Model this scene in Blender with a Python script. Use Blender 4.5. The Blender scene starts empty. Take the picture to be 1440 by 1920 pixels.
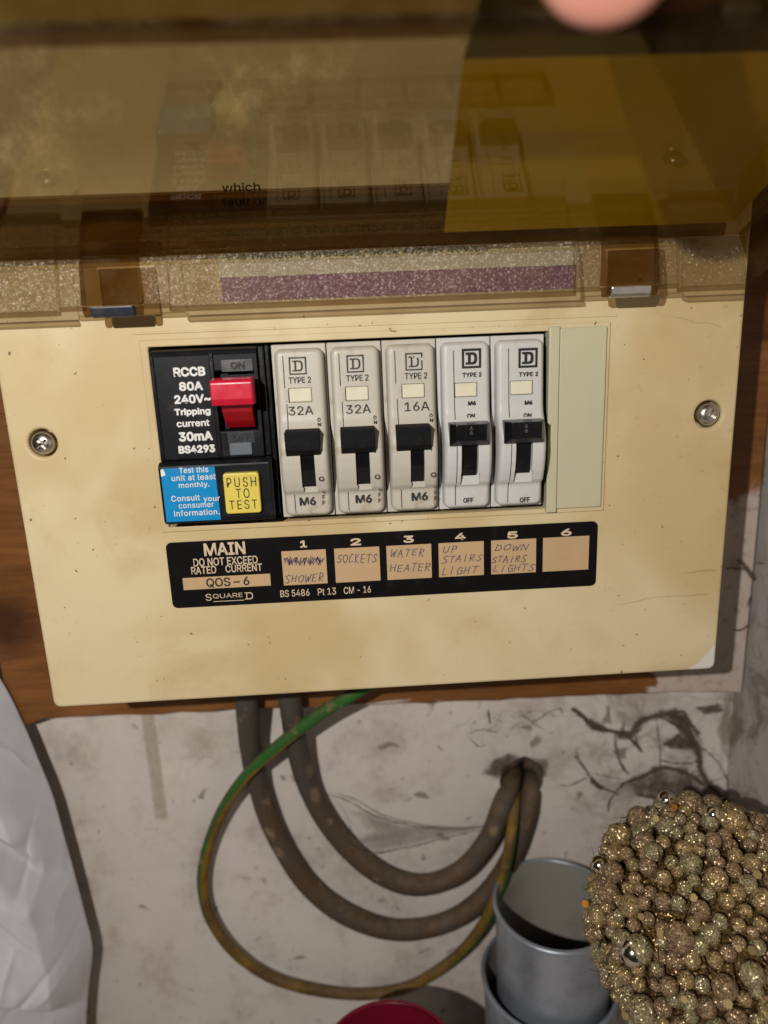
import bpy, bmesh, math, random, os
from mathutils import Vector, Matrix, noise
random.seed(7)
sc = bpy.context.scene
COL = sc.collection

# ------------------------------------------------------------------ camera, world, flash, exposure
# panel front = plane y 0, millimetres in the builders, metres in the scene; camera 231 mm in front of it
FPX, CX, CY, CAMY = 1350.0, 720.0, 960.0, -231.0
VX = Vector((0.99806792, -0.0496295, 0.03738098))      # world axes seen from the camera (right, down, forward)
VY = Vector((-0.04854428, -0.24736779, 0.96770483))
VZ = Vector((-0.03877986, -0.96764978, -0.24929908))
cam_d = bpy.data.cameras.new('camera'); cam = bpy.data.objects.new('camera', cam_d); COL.objects.link(cam)
right = Vector((VX[0], VY[0], VZ[0])); down = Vector((VX[1], VY[1], VZ[1])); fwd = Vector((VX[2], VY[2], VZ[2]))
mw = Matrix.Identity(4)
for i in range(3):
    mw[i][0] = right[i]; mw[i][1] = -down[i]; mw[i][2] = -fwd[i]
mw[1][3] = CAMY * .001
cam.matrix_world = mw
cam_d.sensor_fit = 'VERTICAL'; cam_d.sensor_height = 24.0; cam_d.lens = FPX / 1920 * 24
cam_d.clip_start = .005; cam_d.clip_end = 20
cam_d.dof.use_dof = True; cam_d.dof.focus_distance = .236; cam_d.dof.aperture_fstop = 5.2
sc.camera = cam
w = bpy.data.worlds.new('World'); sc.world = w; w.use_nodes = True
w.node_tree.nodes['Background'].inputs[0].default_value = (1.0, .9, .8, 1)
w.node_tree.nodes['Background'].inputs[1].default_value = .014
ld = bpy.data.lights.new('flash', 'POINT'); ld.energy = 4.9; ld.color = (1, .97, .93); ld.shadow_soft_size = .0025
flash = bpy.data.objects.new('flash', ld); flash.location = (-.111, -.350, .080); COL.objects.link(flash)
sc.view_settings.view_transform = 'Standard'; sc.view_settings.look = 'None'
sc.view_settings.exposure = 0; sc.view_settings.gamma = 1; sc.view_settings.use_curve_mapping = False
sc.render.engine = 'CYCLES'
sc.cycles.max_bounces = 12; sc.cycles.diffuse_bounces = 1; sc.cycles.transparent_max_bounces = 40; sc.cycles.use_denoising = True
sc.cycles.sample_clamp_indirect = 4

# ------------------------------------------------------------------ pixel measurements -> millimetres
def ray(px, py):
    v = Vector(((px - CX) / FPX, (py - CY) / FPX, 1))
    return Vector((VX.dot(v), VY.dot(v), VZ.dot(v)))
def at(px, py, y=0.0):
    d = ray(px, py); t = (y - CAMY) / d.y
    return Vector((d.x * t, y, d.z * t))
def at_depth(px, py, dep):
    return ray(px, py) * (dep * 1000) + Vector((0, CAMY, 0))
PSI = math.radians(23); LD = Vector((0, -math.cos(PSI), math.sin(PSI))); LN = Vector((0, math.sin(PSI), math.cos(PSI)))
FOLD = Vector((0, -10, 22.2))
def lid_at(px, py):
    d = ray(px, py); o = Vector((0, CAMY, 0)); t = LN.dot(FOLD + LN * 2.3 - o) / LN.dot(d)
    p = o + d * t
    return p.x, (p - FOLD).dot(LD)

# ------------------------------------------------------------------ mesh builder
WL = {}
def link(o, parent=None):
    COL.objects.link(o)
    if parent is not None: o.parent = parent
    return o
def tag(o, label=None, cat=None, group=None, kind=None):
    if label: o['label'] = label
    if cat: o['category'] = cat
    if group: o['group'] = group
    if kind: o['kind'] = kind
    return o
def empty(name, loc, label, cat, group=None):
    o = bpy.data.objects.new(name, None); link(o); o.empty_display_size = .01
    o.location = Vector(loc) * .001; WL[o.name] = Vector(loc)
    return tag(o, label, cat, group)

class MB:
    def __init__(s): s.v = []; s.f = []; s.m = []; s.sm = []; s.at = {}
    def add(s, vs, fs, m=0, smooth=False, feather=None):
        b = len(s.v)
        if feather:
            for i, q in enumerate(feather): s.at[b + i] = q
        s.v += [Vector(p) for p in vs]
        for k, f in enumerate(fs):
            s.f.append([b + i for i in f]); s.m.append(m[k] if isinstance(m, (list, tuple)) else m); s.sm.append(smooth)
    def box(s, x0, x1, y0, y1, z0, z1, m=0):
        vs = [(x, y, z) for x in (x0, x1) for y in (y0, y1) for z in (z0, z1)]
        s.add(vs, [(0, 1, 3, 2), (4, 6, 7, 5), (0, 4, 5, 1), (2, 3, 7, 6), (0, 2, 6, 4), (1, 5, 7, 3)], m)
    def prism(s, pts, vec, m=0):
        n = len(pts); vec = Vector(vec); pts = [Vector(p) for p in pts]
        s.add(pts + [p + vec for p in pts], [tuple(range(n)), tuple(range(2 * n - 1, n - 1, -1))] + [(i, i + n, (i + 1) % n + n, (i + 1) % n) for i in range(n)], m)
    def prism_x(s, yz, x0, x1, m=0): s.prism([(x0, y, z) for y, z in yz], (x1 - x0, 0, 0), m)
    def prism_y(s, xz, y0, y1, m=0): s.prism([(x, y0, z) for x, z in xz], (0, y1 - y0, 0), m)
    def flat(s, xz, y, m=0): s.add([(x, y, z) for x, z in xz], [tuple(range(len(xz)))], m)
    def ring(s, outer, inner, y, m=0):
        n = len(outer)
        s.add([(x, y, z) for x, z in outer] + [(x, y, z) for x, z in inner], [(i, (i + 1) % n, (i + 1) % n + n, i + n) for i in range(n)], m)
    def tube(s, pts, rad, seg=14, m=0, mf=None):
        pts = [Vector(p) for p in pts]; n = len(pts); rings = []; up = None; ms = []
        for i, p in enumerate(pts):
            t = (pts[min(i + 1, n - 1)] - pts[max(i - 1, 0)]).normalized()
            if up is None: up = t.orthogonal().normalized()
            up = (up - t * up.dot(t)).normalized(); q = t.cross(up)
            r = rad(i / (n - 1)) if callable(rad) else rad * (1 + .035 * noise.noise(p * .09) + .02 * noise.noise(p * .35))
            for k in range(seg):
                a = 2 * math.pi * k / seg; rings.append(p + (up * math.cos(a) + q * math.sin(a)) * r)
        fs = []
        for i in range(n - 1):
            for k in range(seg):
                a = i * seg + k; b = i * seg + (k + 1) % seg
                fs.append((a, b, b + seg, a + seg))
                ms.append(mf(i / (n - 1), rings[a], (pts[i] + pts[i + 1]) / 2) if mf else m)
        fs += [tuple(range(seg - 1, -1, -1)), tuple(range((n - 1) * seg, n * seg))]; ms += [m, m]
        s.add(rings, fs, ms, True)
    def lathe(s, c, prof, seg=48, m=0, axis='z'):
        c = Vector(c); n = len(prof); vs = []
        for k in range(seg):
            a = 2 * math.pi * k / seg
            for r, h in prof:
                vs.append(c + (Vector((r * math.cos(a), r * math.sin(a), h)) if axis == 'z' else Vector((r * math.cos(a), h, r * math.sin(a)))))
        fs = [(k * n + i, ((k + 1) % seg) * n + i, ((k + 1) % seg) * n + i + 1, k * n + i + 1) for k in range(seg) for i in range(n - 1)]
        s.add(vs, fs, m, True)
    def build(s, name, mats, parent=None, bevel=0, seg=2, cut=None, origin=None, auto=35, recalc=True):
        me = bpy.data.meshes.new(name); o = bpy.data.objects.new(name, me)
        off = Vector((0, 0, 0))
        if parent is not None: off = WL[parent.name]
        loc = Vector(origin) if origin is not None else off
        me.from_pydata([(p - loc) * .001 for p in s.v], [], s.f)
        for p, i, q in zip(me.polygons, s.m, s.sm): p.material_index = i; p.use_smooth = q
        if not isinstance(mats, (list, tuple)): mats = [mats]
        for mt in mats: me.materials.append(mt)
        bm = bmesh.new(); bm.from_mesh(me)
        if not s.at: bmesh.ops.remove_doubles(bm, verts=bm.verts, dist=1e-7)
        if recalc: bmesh.ops.recalc_face_normals(bm, faces=bm.faces)
        bm.to_mesh(me); bm.free()
        if any(s.sm): me.set_sharp_from_angle(angle=math.radians(50))
        if s.at:
            fa = me.attributes.new('feather', 'FLOAT', 'POINT')
            for i in range(len(s.v)): fa.data[i].value = s.at.get(i, 1.0)
        link(o, parent); WL[o.name] = loc
        o.location = (loc - off) * .001
        if cut:
            cutter = cut.build('cutter_tmp', mats[0], None, origin=loc)
            if parent is not None: o.parent = None; o.location = loc * .001
            bpy.context.view_layer.update()
            md = o.modifiers.new('b', 'BOOLEAN'); md.object = cutter; md.operation = 'DIFFERENCE'; md.solver = 'EXACT'; md.use_self = True
            dg = bpy.context.evaluated_depsgraph_get()
            nm = bpy.data.meshes.new_from_object(o.evaluated_get(dg)); o.modifiers.clear()
            o.data = nm; nm.name = name; bpy.data.meshes.remove(me); me = nm
            bpy.data.objects.remove(cutter)
            if parent is not None: o.parent = parent; o.location = (loc - off) * .001
        if auto and any(p.use_smooth for p in me.polygons) is False and bevel == 0: pass
        if bevel:
            b = o.modifiers.new('bevel', 'BEVEL'); b.width = bevel * .001; b.segments = seg; b.limit_method = 'ANGLE'; b.angle_limit = math.radians(auto)
            b.use_clamp_overlap = True
        return o

def rr(x0, x1, z0, z1, r, n=5):
    out = []
    for cx, cz, a0 in ((x1 - r, z1 - r, 0), (x0 + r, z1 - r, 90), (x0 + r, z0 + r, 180), (x1 - r, z0 + r, 270)):
        for i in range(n + 1):
            a = math.radians(a0 + 90 * i / n); out.append((cx + r * math.cos(a), cz + r * math.sin(a)))
    return out
def catmull(P, n=10):
    P = [Vector(p) for p in P]; Q = [2 * P[0] - P[1]] + P + [2 * P[-1] - P[-2]]; out = []
    for i in range(1, len(Q) - 2):
        for k in range(n):
            t = k / n; a, b, c, d = Q[i - 1:i + 3]
            out.append(.5 * ((2 * b) + (c - a) * t + (2 * a - 5 * b + 4 * c - d) * t * t + (3 * b - a - 3 * c + d) * t ** 3))
    return out + [P[-1]]

# ------------------------------------------------------------------ lettering
def load_font():
    try:
        d = bpy.utils.system_resource('DATAFILES', path='fonts')
        return bpy.data.fonts.load(os.path.join(d, 'Inter.woff2'))
    except Exception:
        return None
FONT = load_font()
def glyphs(s, bold=0.0, space=1.0):
    cu = bpy.data.curves.new('t', 'FONT'); cu.body = s; cu.size = 1; cu.offset = bold; cu.resolution_u = 4; cu.space_character = space
    if FONT: cu.font = FONT
    o = bpy.data.objects.new('t', cu); COL.objects.link(o)
    dg = bpy.context.evaluated_depsgraph_get(); me = o.evaluated_get(dg).to_mesh()
    vs = [v.co.copy() for v in me.vertices]; fs = [tuple(p.vertices) for p in me.polygons]
    o.evaluated_get(dg).to_mesh_clear(); bpy.data.objects.remove(o); bpy.data.curves.remove(cu)
    return vs, fs
def text(mb, s, px, py, wpx, hpx, y, m=0, bold=0.0, space=1.0, shear=0, place=None):
    vs, fs = glyphs(s, 0.0, space)
    xs = [v.x for v in vs]; ys = [v.y for v in vs]; x0, x1, y0, y1 = min(xs), max(xs), min(ys), max(ys)
    c = at(px, py, y); W = (at(px + wpx / 2, py, y) - at(px - wpx / 2, py, y)).x
    H = abs((at(px, py + hpx / 2, y) - at(px, py - hpx / 2, y)).z)
    bo = bold * 1.9 * H; W -= 2 * bo; H -= 2 * bo
    for k, (ox, oz) in enumerate(((0, 0), (1, 0), (-1, 0), (0, 1), (0, -1), (.7, .7), (-.7, .7), (.7, -.7), (-.7, -.7)) if bold > 0 else ((0, 0),)):
      out = []
      for v in vs:
        u = (v.x - x0) / max(x1 - x0, 1e-6) - .5; t = (v.y - y0) / max(y1 - y0, 1e-6) - .5
        out.append(Vector((c.x + u * W + ox * bo + t * H * shear, y - k * .0025, c.z + t * H + oz * bo)))
      mb.add(out, fs, m)
LET = {'S': [[(1, .85), (.6, 1), (.2, .8), (.35, .55), (.75, .4), (.8, .15), (.4, 0), (0, .1)]], 'H': [[(0, 1), (.05, 0)], [(0, .5), (.8, .55)], [(.8, 1), (.75, 0)]],
    'O': [[(.5, 1), (.05, .7), (.1, .2), (.5, 0), (.9, .3), (.85, .8), (.5, 1)]], 'W': [[(0, 1), (.2, 0), (.5, .7), (.7, 0), (1, 1)]], 'E': [[(.8, 1), (.1, .95), (.1, .05), (.8, 0)], [(.1, .5), (.7, .55)]],
    'R': [[(.1, 0), (.1, 1), (.7, .9), (.7, .6), (.1, .5), (.85, 0)]], 'C': [[(.9, .85), (.5, 1), (.1, .6), (.2, .1), (.9, .1)]], 'K': [[(.1, 1), (.1, 0)], [(.8, 1), (.1, .45), (.85, 0)]],
    'T': [[(0, 1), (1, .95)], [(.5, 1), (.4, 0)]], 'A': [[(0, 0), (.45, 1), (.85, 0)], [(.15, .4), (.75, .4)]], 'U': [[(.05, 1), (.1, .2), (.5, 0), (.8, .3), (.8, 1)]],
    'P': [[(.1, 0), (.15, 1), (.75, .9), (.7, .55), (.1, .5)]], 'I': [[(.45, 1), (.4, 0)]], 'L': [[(.3, 1), (.1, .05), (.8, 0)]], 'G': [[(.9, .9), (.4, 1), (.05, .5), (.3, 0), (.85, .15), (.85, .5), (.5, .5)]],
    'D': [[(.1, 0), (.1, 1), (.7, .85), (.85, .4), (.6, .05), (.1, 0)]], 'N': [[(.05, 0), (.1, 1), (.75, 0), (.85, 1)]]}
def stroke(mb, P, wd, y, m):
    for a, b in zip(P[:-1], P[1:]):
        d = Vector((b[0] - a[0], b[1] - a[1]))
        if d.length < 1e-6: continue
        d.normalize(); n = Vector((-d.y, d.x)) * wd / 2; e = d * wd * .3
        mb.add([(a[0] + n.x - e.x, y, a[1] + n.y - e.y), (a[0] - n.x - e.x, y, a[1] - n.y - e.y), (b[0] - n.x + e.x, y, b[1] - n.y + e.y), (b[0] + n.x + e.x, y, b[1] + n.y + e.y)], [(0, 1, 2, 3)], m)
SK = [0]
def hand(mb, s, px0, px1, py, hpx, y, m, wd=.28):
    A = at(px0, py, y); B = at(px1, py - (px1 - px0) * .045, y); H = hpx / 6.0; n = len(s); cw = (B.x - A.x) / n
    for i, ch in enumerate(s):
        j = random.uniform(-.2, .2); hs = random.uniform(.85, 1.1)
        for st in LET[ch]:
            P = [(A.x + cw * (i + .08 + u * .8 + t * .26 - .08 + random.uniform(-.05, .05)), A.z + (B.z - A.z) * i / n + j + (t - .5 + random.uniform(-.05, .05)) * H * hs) for u, t in st]
            SK[0] += 1
            stroke(mb, P, wd, y - SK[0] * .0004, m)
def square_d(mb, px, py, size, y, m, lw=.5, worn=False):
    c = at(px, py, y); h = size / 2
    def R(x0, x1, z0, z1): mb.flat([(c.x + x0, c.z + z0), (c.x + x1, c.z + z0), (c.x + x1, c.z + z1), (c.x + x0, c.z + z1)], y, m)
    R(-h, h, -h, -h + lw); R(-h, -h + lw, -h + lw, h); R(-h + lw, h, h - lw, h)
    if worn: R(h - lw, h, -h + lw, h * .1)
    else: R(h - lw, h, -h + lw, h - lw)
    a = h * .62; b = lw * 1.25
    def D(x0, x1, zz, r):
        P = [(c.x + x0, c.z + zz), (c.x + x0, c.z - zz)]
        for i in range(9):
            t = -math.pi / 2 + math.pi * i / 8
            P.append((c.x + x1 - r + r * math.cos(t), c.z + zz * math.sin(t)) if False else (c.x + x1 - r + r * max(0, math.cos(t)) ** .7, c.z + zz * (1 if math.sin(t) > 0 else -1) * abs(math.sin(t)) ** .8))
        return P
    if worn:
        A_, B_ = D(-a * .6, a * .95, a, a * .75), D(-a * .6 + b, a * .95 - b, a - lw, a * .5); nA = len(A_)
        mb.add([(x, y, z) for x, z in A_] + [(x, y, z) for x, z in B_], [(q, (q + 1) % nA, (q + 1) % nA + nA, q + nA) for q in range(nA) if q not in (nA - 1, nA - 2, nA - 3)], m)
        R(-a * .2, a * .1, a - lw, a); R(-a, -a * .6, -a, -a + lw); R(-a, -a * .6, a - lw, a); R(h - lw, h, h * .45, h - lw)
    else:
        mb.ring(D(-a * .6, a * .95, a, a * .75), D(-a * .6 + b, a * .95 - b, a - lw, a * .5), y, m)
        R(-a, -a * .6, -a, -a + lw); R(-a, -a * .6, a - lw, a)

# ------------------------------------------------------------------ materials
class NT:
    def __init__(s, name):
        s.mat = bpy.data.materials.new(name); s.mat.use_nodes = True; s.t = s.mat.node_tree; s.t.nodes.clear()
        s.out = s.n('ShaderNodeOutputMaterial'); s.co = s.n('ShaderNodeTexCoord').outputs['Object']
    def n(s, t): return s.t.nodes.new(t)
    def l(s, a, b): s.t.links.new(a, b)
    def setv(s, sock, v):
        if hasattr(v, 'is_linked'): s.l(v, sock)
        elif isinstance(v, (tuple, list)) and len(v) == 3 and sock.type == 'RGBA': sock.default_value = (*v, 1)
        else: sock.default_value = v
    def noise(s, scale, detail=4, rough=.55, dist=0, vec=None, stretch=None):
        v = vec or s.co
        if stretch:
            mp = s.n('ShaderNodeMapping'); mp.inputs['Scale'].default_value = stretch; s.l(v, mp.inputs['Vector']); v = mp.outputs[0]
        k = s.n('ShaderNodeTexNoise'); s.l(v, k.inputs['Vector'])
        for a, b in (('Scale', scale), ('Detail', detail), ('Roughness', rough), ('Distortion', dist)): k.inputs[a].default_value = b
        return k.outputs['Fac']
    def vor(s, scale, feature='F1', out='Distance', vec=None, rnd=1):
        k = s.n('ShaderNodeTexVoronoi'); k.feature = feature; s.l(vec or s.co, k.inputs['Vector']); k.inputs['Scale'].default_value = scale; k.inputs['Randomness'].default_value = rnd
        return k.outputs[out]
    def ramp(s, fac, a, b, inv=False):
        k = s.n('ShaderNodeMapRange'); k.interpolation_type = 'SMOOTHSTEP'; s.l(fac, k.inputs['Value'])
        k.inputs['From Min'].default_value = a; k.inputs['From Max'].default_value = b
        k.inputs['To Min'].default_value = 1 if inv else 0; k.inputs['To Max'].default_value = 0 if inv else 1
        return k.outputs['Result']
    def math(s, op, a, b=0.0, c=None):
        k = s.n('ShaderNodeMath'); k.operation = op; s.setv(k.inputs[0], a); s.setv(k.inputs[1], b)
        if c is not None: s.setv(k.inputs[2], c)
        return k.outputs[0]
    def mix(s, f, a, b):
        k = s.n('ShaderNodeMix'); k.data_type = 'RGBA'; s.setv(k.inputs['Factor'], f); s.setv(k.inputs['A'] if False else k.inputs[6], a); s.setv(k.inputs[7], b)
        return k.outputs[2]
    def xyz(s):
        k = s.n('ShaderNodeSeparateXYZ'); s.l(s.co, k.inputs[0]); return k.outputs
    def bump(s, h, strength=.3, dist=.001):
        k = s.n('ShaderNodeBump'); s.l(h, k.inputs['Height']); k.inputs['Strength'].default_value = strength; k.inputs['Distance'].default_value = dist
        return k.outputs[0]
    def bsdf(s, col, rough=.5, metal=0, normal=None, spec=.5, **kw):
        p = s.n('ShaderNodeBsdfPrincipled'); s.setv(p.inputs['Base Color'], col); s.setv(p.inputs['Roughness'], rough); s.setv(p.inputs['Metallic'], metal)
        s.setv(p.inputs['Specular IOR Level'], spec)
        if normal is not None: s.l(normal, p.inputs['Normal'])
        for k, v in kw.items(): s.setv(p.inputs[k.replace('_', ' ')], v)
        return p.outputs[0]
    def done(s, sh): s.l(sh, s.out.inputs[0]); return s.mat

def plastic(name, col, rough=.4, dirt=(.25, .2, .13), amt=.35, scale=120, bump=.06, spec=.45, var=.1):
    t = NT(name)
    a = t.mix(t.noise(scale * .35, 5), [c * (1 - var) for c in col], [min(1, c * (1 + var)) for c in col])
    d = t.math('MULTIPLY', t.ramp(t.noise(scale, 8, .65), .52, .75), amt)
    sp = t.math('MULTIPLY', t.ramp(t.noise(1400, 2), .72, .78), amt)
    c = t.mix(t.math('MAXIMUM', d, sp), a, dirt)
    r = t.math('ADD', t.math('MULTIPLY', t.noise(300, 6), .25), rough - .12)
    return t.done(t.bsdf(c, r, 0, t.bump(t.noise(2200, 3), bump, .0004), spec))

def cover_mat():
    t = NT('aged_cream_plastic'); o = t.xyz()
    c = t.mix(t.ramp(t.noise(14, 3, .5, .6), .38, .62), (.77, .635, .385), (.65, .485, .245))
    c = t.mix(t.math('MULTIPLY', t.ramp(t.noise(26, 6, .65, .5), .5, .78), .5), c, (.52, .33, .13))
    c = t.mix(t.math('MULTIPLY', t.ramp(t.noise(45, 3, .5, .4), .6, .8), .3), c, (.74, .62, .38))
    # dirty specks and smudges, denser to the right edge
    edge = t.ramp(o[0], .02, .125)
    g = t.math('MULTIPLY', t.ramp(t.noise(190, 8, .75), .57, .75), t.math('ADD', t.math('MULTIPLY', edge, .42), .2))
    c = t.mix(g, c, (.28, .17, .09))
    sp = t.math('MULTIPLY', t.ramp(t.noise(820, 3, .6), .70, .76), .6)
    c = t.mix(sp, c, (.2, .1, .05))
    gr = t.math('MULTIPLY', t.ramp(t.noise(420, 2, .5), .715, .74), .85)
    c = t.mix(gr, c, (.14, .075, .04))
    # long faint scratches
    sc1 = t.ramp(t.noise(60, 4, .6, 1.2, None, (1, 1, 14)), .495, .5); sc2 = t.ramp(t.noise(60, 4, .6, 1.2, None, (1, 1, 14)), .505, .5)
    line = t.math('MULTIPLY', t.math('MULTIPLY', t.math('MULTIPLY', sc1, sc2), t.ramp(t.noise(35, 2), .55, .7)), .5)
    c = t.mix(line, c, (.4, .26, .13))
    for z0, slope, x0, x1, wd in ((-.0965, .045, .085, .121, .00022), (.0005, -.22, .098, .118, .0002), (-.0865, .02, .108, .1235, .0004)):
        dz = t.math('ABSOLUTE', t.math('SUBTRACT', t.math('ADD', o[2], t.math('MULTIPLY', t.noise(90, 3), .004)), t.math('ADD', t.math('MULTIPLY', t.math('SUBTRACT', o[0], x0), slope), z0 + .002)))
        mk = t.math('MULTIPLY', t.math('MULTIPLY', t.ramp(dz, wd * .4, wd * 1.3, True), t.ramp(o[0], x0, x0 + .008)), t.ramp(o[0], x1, x1 + .001, True))
        c = t.mix(t.math('MULTIPLY', mk, .33), c, (.25, .13, .06))
    # chipped white corner at lower right
    cd = t.math('ADD', t.math('SUBTRACT', o[0], o[2]), t.math('MULTIPLY', t.noise(160, 4), .014))
    chip = t.ramp(cd, .2455, .2470)
    c = t.mix(chip, c, (.80, .74, .66))
    r = t.math('ADD', t.math('MULTIPLY', t.noise(120, 6), .25), .33)
    h = t.math('ADD', t.noise(2600, 2), t.math('MULTIPLY', t.noise(70, 3), 2.5))
    return t.done(t.bsdf(c, r, 0, t.bump(h, .12, .0003), .35))

def smoke(name, tint, rough=.04, pebble=0.0, dust=.05, ior=1.49):
    t = NT(name)
    g = t.n('ShaderNodeNewGeometry'); iv = t.math('ADD', t.math('MULTIPLY', g.outputs['Backfacing'], 1 / ior - ior), ior)
    fr = t.n('ShaderNodeFresnel'); t.l(iv, fr.inputs['IOR'])
    tr = t.n('ShaderNodeBsdfTransparent'); t.setv(tr.inputs[0], tint)
    gl = t.n('ShaderNodeBsdfGlossy'); gl.inputs['Roughness'].default_value = rough; gl.inputs['Color'].default_value = (.9, .84, .72, 1) if pebble else (.56, .50, .36, 1)
    if pebble:
        vc = t.vor(2500, 'F1', 'Color'); a_ = t.n('ShaderNodeVectorMath'); a_.operation = 'SUBTRACT'; t.l(vc, a_.inputs[0]); a_.inputs[1].default_value = (.5, .5, .5)
        b_ = t.n('ShaderNodeVectorMath'); b_.operation = 'SCALE'; t.l(a_.outputs[0], b_.inputs[0]); b_.inputs['Scale'].default_value = pebble
        c_ = t.n('ShaderNodeVectorMath'); c_.operation = 'ADD'; t.l(g.outputs['Normal'], c_.inputs[0]); t.l(b_.outputs[0], c_.inputs[1])
        d_ = t.n('ShaderNodeVectorMath'); d_.operation = 'NORMALIZE'; t.l(c_.outputs[0], d_.inputs[0]); b = d_.outputs[0]; t.l(b, gl.inputs['Normal'])
    m1 = t.n('ShaderNodeMixShader'); t.l(t.math('MAXIMUM', fr.outputs[0], .045 if pebble > .5 else 0.0), m1.inputs[0]); t.l(tr.outputs[0], m1.inputs[1]); t.l(gl.outputs[0], m1.inputs[2])
    df = t.n('ShaderNodeBsdfDiffuse'); t.setv(df.inputs[0], (.42, .33, .17))
    if pebble: t.l(b, df.inputs['Normal'])
    f = t.math('MULTIPLY', t.ramp(t.noise(70, 8, .7), .35, .8), dust)
    spk = t.math('MULTIPLY', t.ramp(t.noise(700, 3, .6), .70, .76), .35)
    m2 = t.n('ShaderNodeMixShader'); t.l(t.math('MAXIMUM', f, spk), m2.inputs[0]); t.l(m1.outputs[0], m2.inputs[1]); t.l(df.outputs[0], m2.inputs[2])
    return t.done(m2.outputs[0])

def wood_mat():
    t = NT('varnished_board_with_old_paint'); o = t.xyz()
    g = t.noise(9, 8, .6, 1.5, None, (1.2, 1, 9)); g2 = t.noise(60, 6, .7, .5, None, (1, 1, 14))
    c = t.mix(t.ramp(g, .3, .7), (.31, .125, .032), (.19, .07, .017))
    c = t.mix(t.math('MULTIPLY', t.ramp(g2, .45, .7), .45), c, (.07, .026, .008))
    kd = t.n('ShaderNodeVectorMath'); kd.operation = 'DISTANCE'; t.l(t.co, kd.inputs[0]); kd.inputs[1].default_value = (-.155, .068, -.118)
    c = t.mix(t.math('MULTIPLY', t.ramp(t.math('ADD', kd.outputs['Value'], t.math('MULTIPLY', t.noise(60, 5), .02)), .012, .032, True), .8), c, (.035, .013, .006))
    nz = t.noise(45, 6, .6)
    px = t.ramp(t.math('ADD', o[0], t.math('MULTIPLY', nz, .03)), .1475, .150)
    pz = t.ramp(t.math('ADD', o[2], t.math('MULTIPLY', t.noise(70, 6, .65), .05)), -.056, -.046, True)
    p1 = t.math('MULTIPLY', px, pz)
    p2 = t.math('MULTIPLY', t.ramp(t.math('ADD', o[2], t.math('MULTIPLY', t.noise(30, 4, .5), .016)), -.1600, -.1594, True), t.ramp(t.noise(16, 3), .55, .6))
    p = t.math('MAXIMUM', p1, p2)
    pc = t.mix(t.ramp(t.noise(160, 7, .7), .5, .72), (.66, .54, .46), (.40, .27, .19))
    c = t.mix(p, c, pc)
    h = t.math('ADD', t.math('MULTIPLY', g2, .4), t.math('MULTIPLY', p, .6))
    return t.done(t.bsdf(c, t.math('ADD', t.math('MULTIPLY', p, .25), .42), 0, t.bump(h, .35, .0006), .4))

def wall_mat(name='old_painted_plaster', tone=1.0):
    t = NT(name); o = t.xyz()
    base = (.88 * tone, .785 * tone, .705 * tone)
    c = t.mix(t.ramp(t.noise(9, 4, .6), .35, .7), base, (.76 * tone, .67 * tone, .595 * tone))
    c = t.mix(t.math('MULTIPLY', t.ramp(t.noise(34, 7, .7), .47, .72), .6), c, (.44, .35, .28))
    # smudges, flecks, hairline scuffs
    c = t.mix(t.math('MULTIPLY', t.ramp(t.noise(210, 4, .6), .66, .73), .6), c, (.24, .17, .12))
    c = t.mix(t.math('MULTIPLY', t.ramp(t.noise(90, 2, .5, .8), .66, .74), .7), c, (.2, .14, .1))
    wv = t.n('ShaderNodeVectorMath'); wv.operation = 'ADD'
    nz = t.n('ShaderNodeTexNoise'); t.l(t.co, nz.inputs['Vector']); nz.inputs['Scale'].default_value = 30; nz.inputs['Detail'].default_value = 4
    ws = t.n('ShaderNodeVectorMath'); ws.operation = 'SCALE'; t.l(nz.outputs['Color'], ws.inputs[0]); ws.inputs['Scale'].default_value = .03
    t.l(t.co, wv.inputs[0]); t.l(ws.outputs[0], wv.inputs[1])
    cr = t.ramp(t.vor(34, 'DISTANCE_TO_EDGE', vec=wv.outputs[0]), .0, .035, True)
    right_ = t.ramp(o[0], .05, .16); up_ = t.math('MULTIPLY', t.ramp(o[2], -.29, -.2), t.ramp(o[2], -.12, -.15))
    msk = t.math('MULTIPLY', t.ramp(t.noise(28, 3), .45, .62), t.math('ADD', t.math('MULTIPLY', right_, .75), .18))
    c = t.mix(t.math('MULTIPLY', t.math('MULTIPLY', cr, msk), .35), c, (.15, .105, .075))
    stain = t.math('MULTIPLY', t.math('MULTIPLY', t.ramp(t.noise(40, 8, .7, .8), .46, .66), t.math('MULTIPLY', right_, up_)), .8)
    c = t.mix(stain, c, (.22, .155, .11))
    up2 = t.ramp(o[2], .0, .08)  # brown grime blotches deepened to paint the upper wall dimmer behind the lid
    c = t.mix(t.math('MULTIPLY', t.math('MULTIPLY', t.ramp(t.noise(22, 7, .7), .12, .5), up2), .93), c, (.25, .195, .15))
    # one brown drip running down from the board
    dx = t.math('ABSOLUTE', t.math('SUBTRACT', t.math('ADD', o[0], t.math('MULTIPLY', o[2], .0)), -.1035))
    drip = t.math('MULTIPLY', t.ramp(t.math('ADD', dx, t.math('MULTIPLY', t.noise(300, 4), .003)), .0038, .0052, True), t.math('MULTIPLY', t.ramp(o[2], -.232, -.229), t.ramp(o[2], -.13, -.135)))
    c = t.mix(t.math('MULTIPLY', drip, t.math('ADD', t.math('MULTIPLY', t.noise(240, 5, .7), .7), .15)), c, (.32, .25, .15))
    h = t.math('ADD', t.noise(60, 8, .6), t.math('MULTIPLY', t.noise(700, 3), .12))
    return t.done(t.bsdf(c, .62, 0, t.bump(h, .3, .0016), .25))

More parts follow.
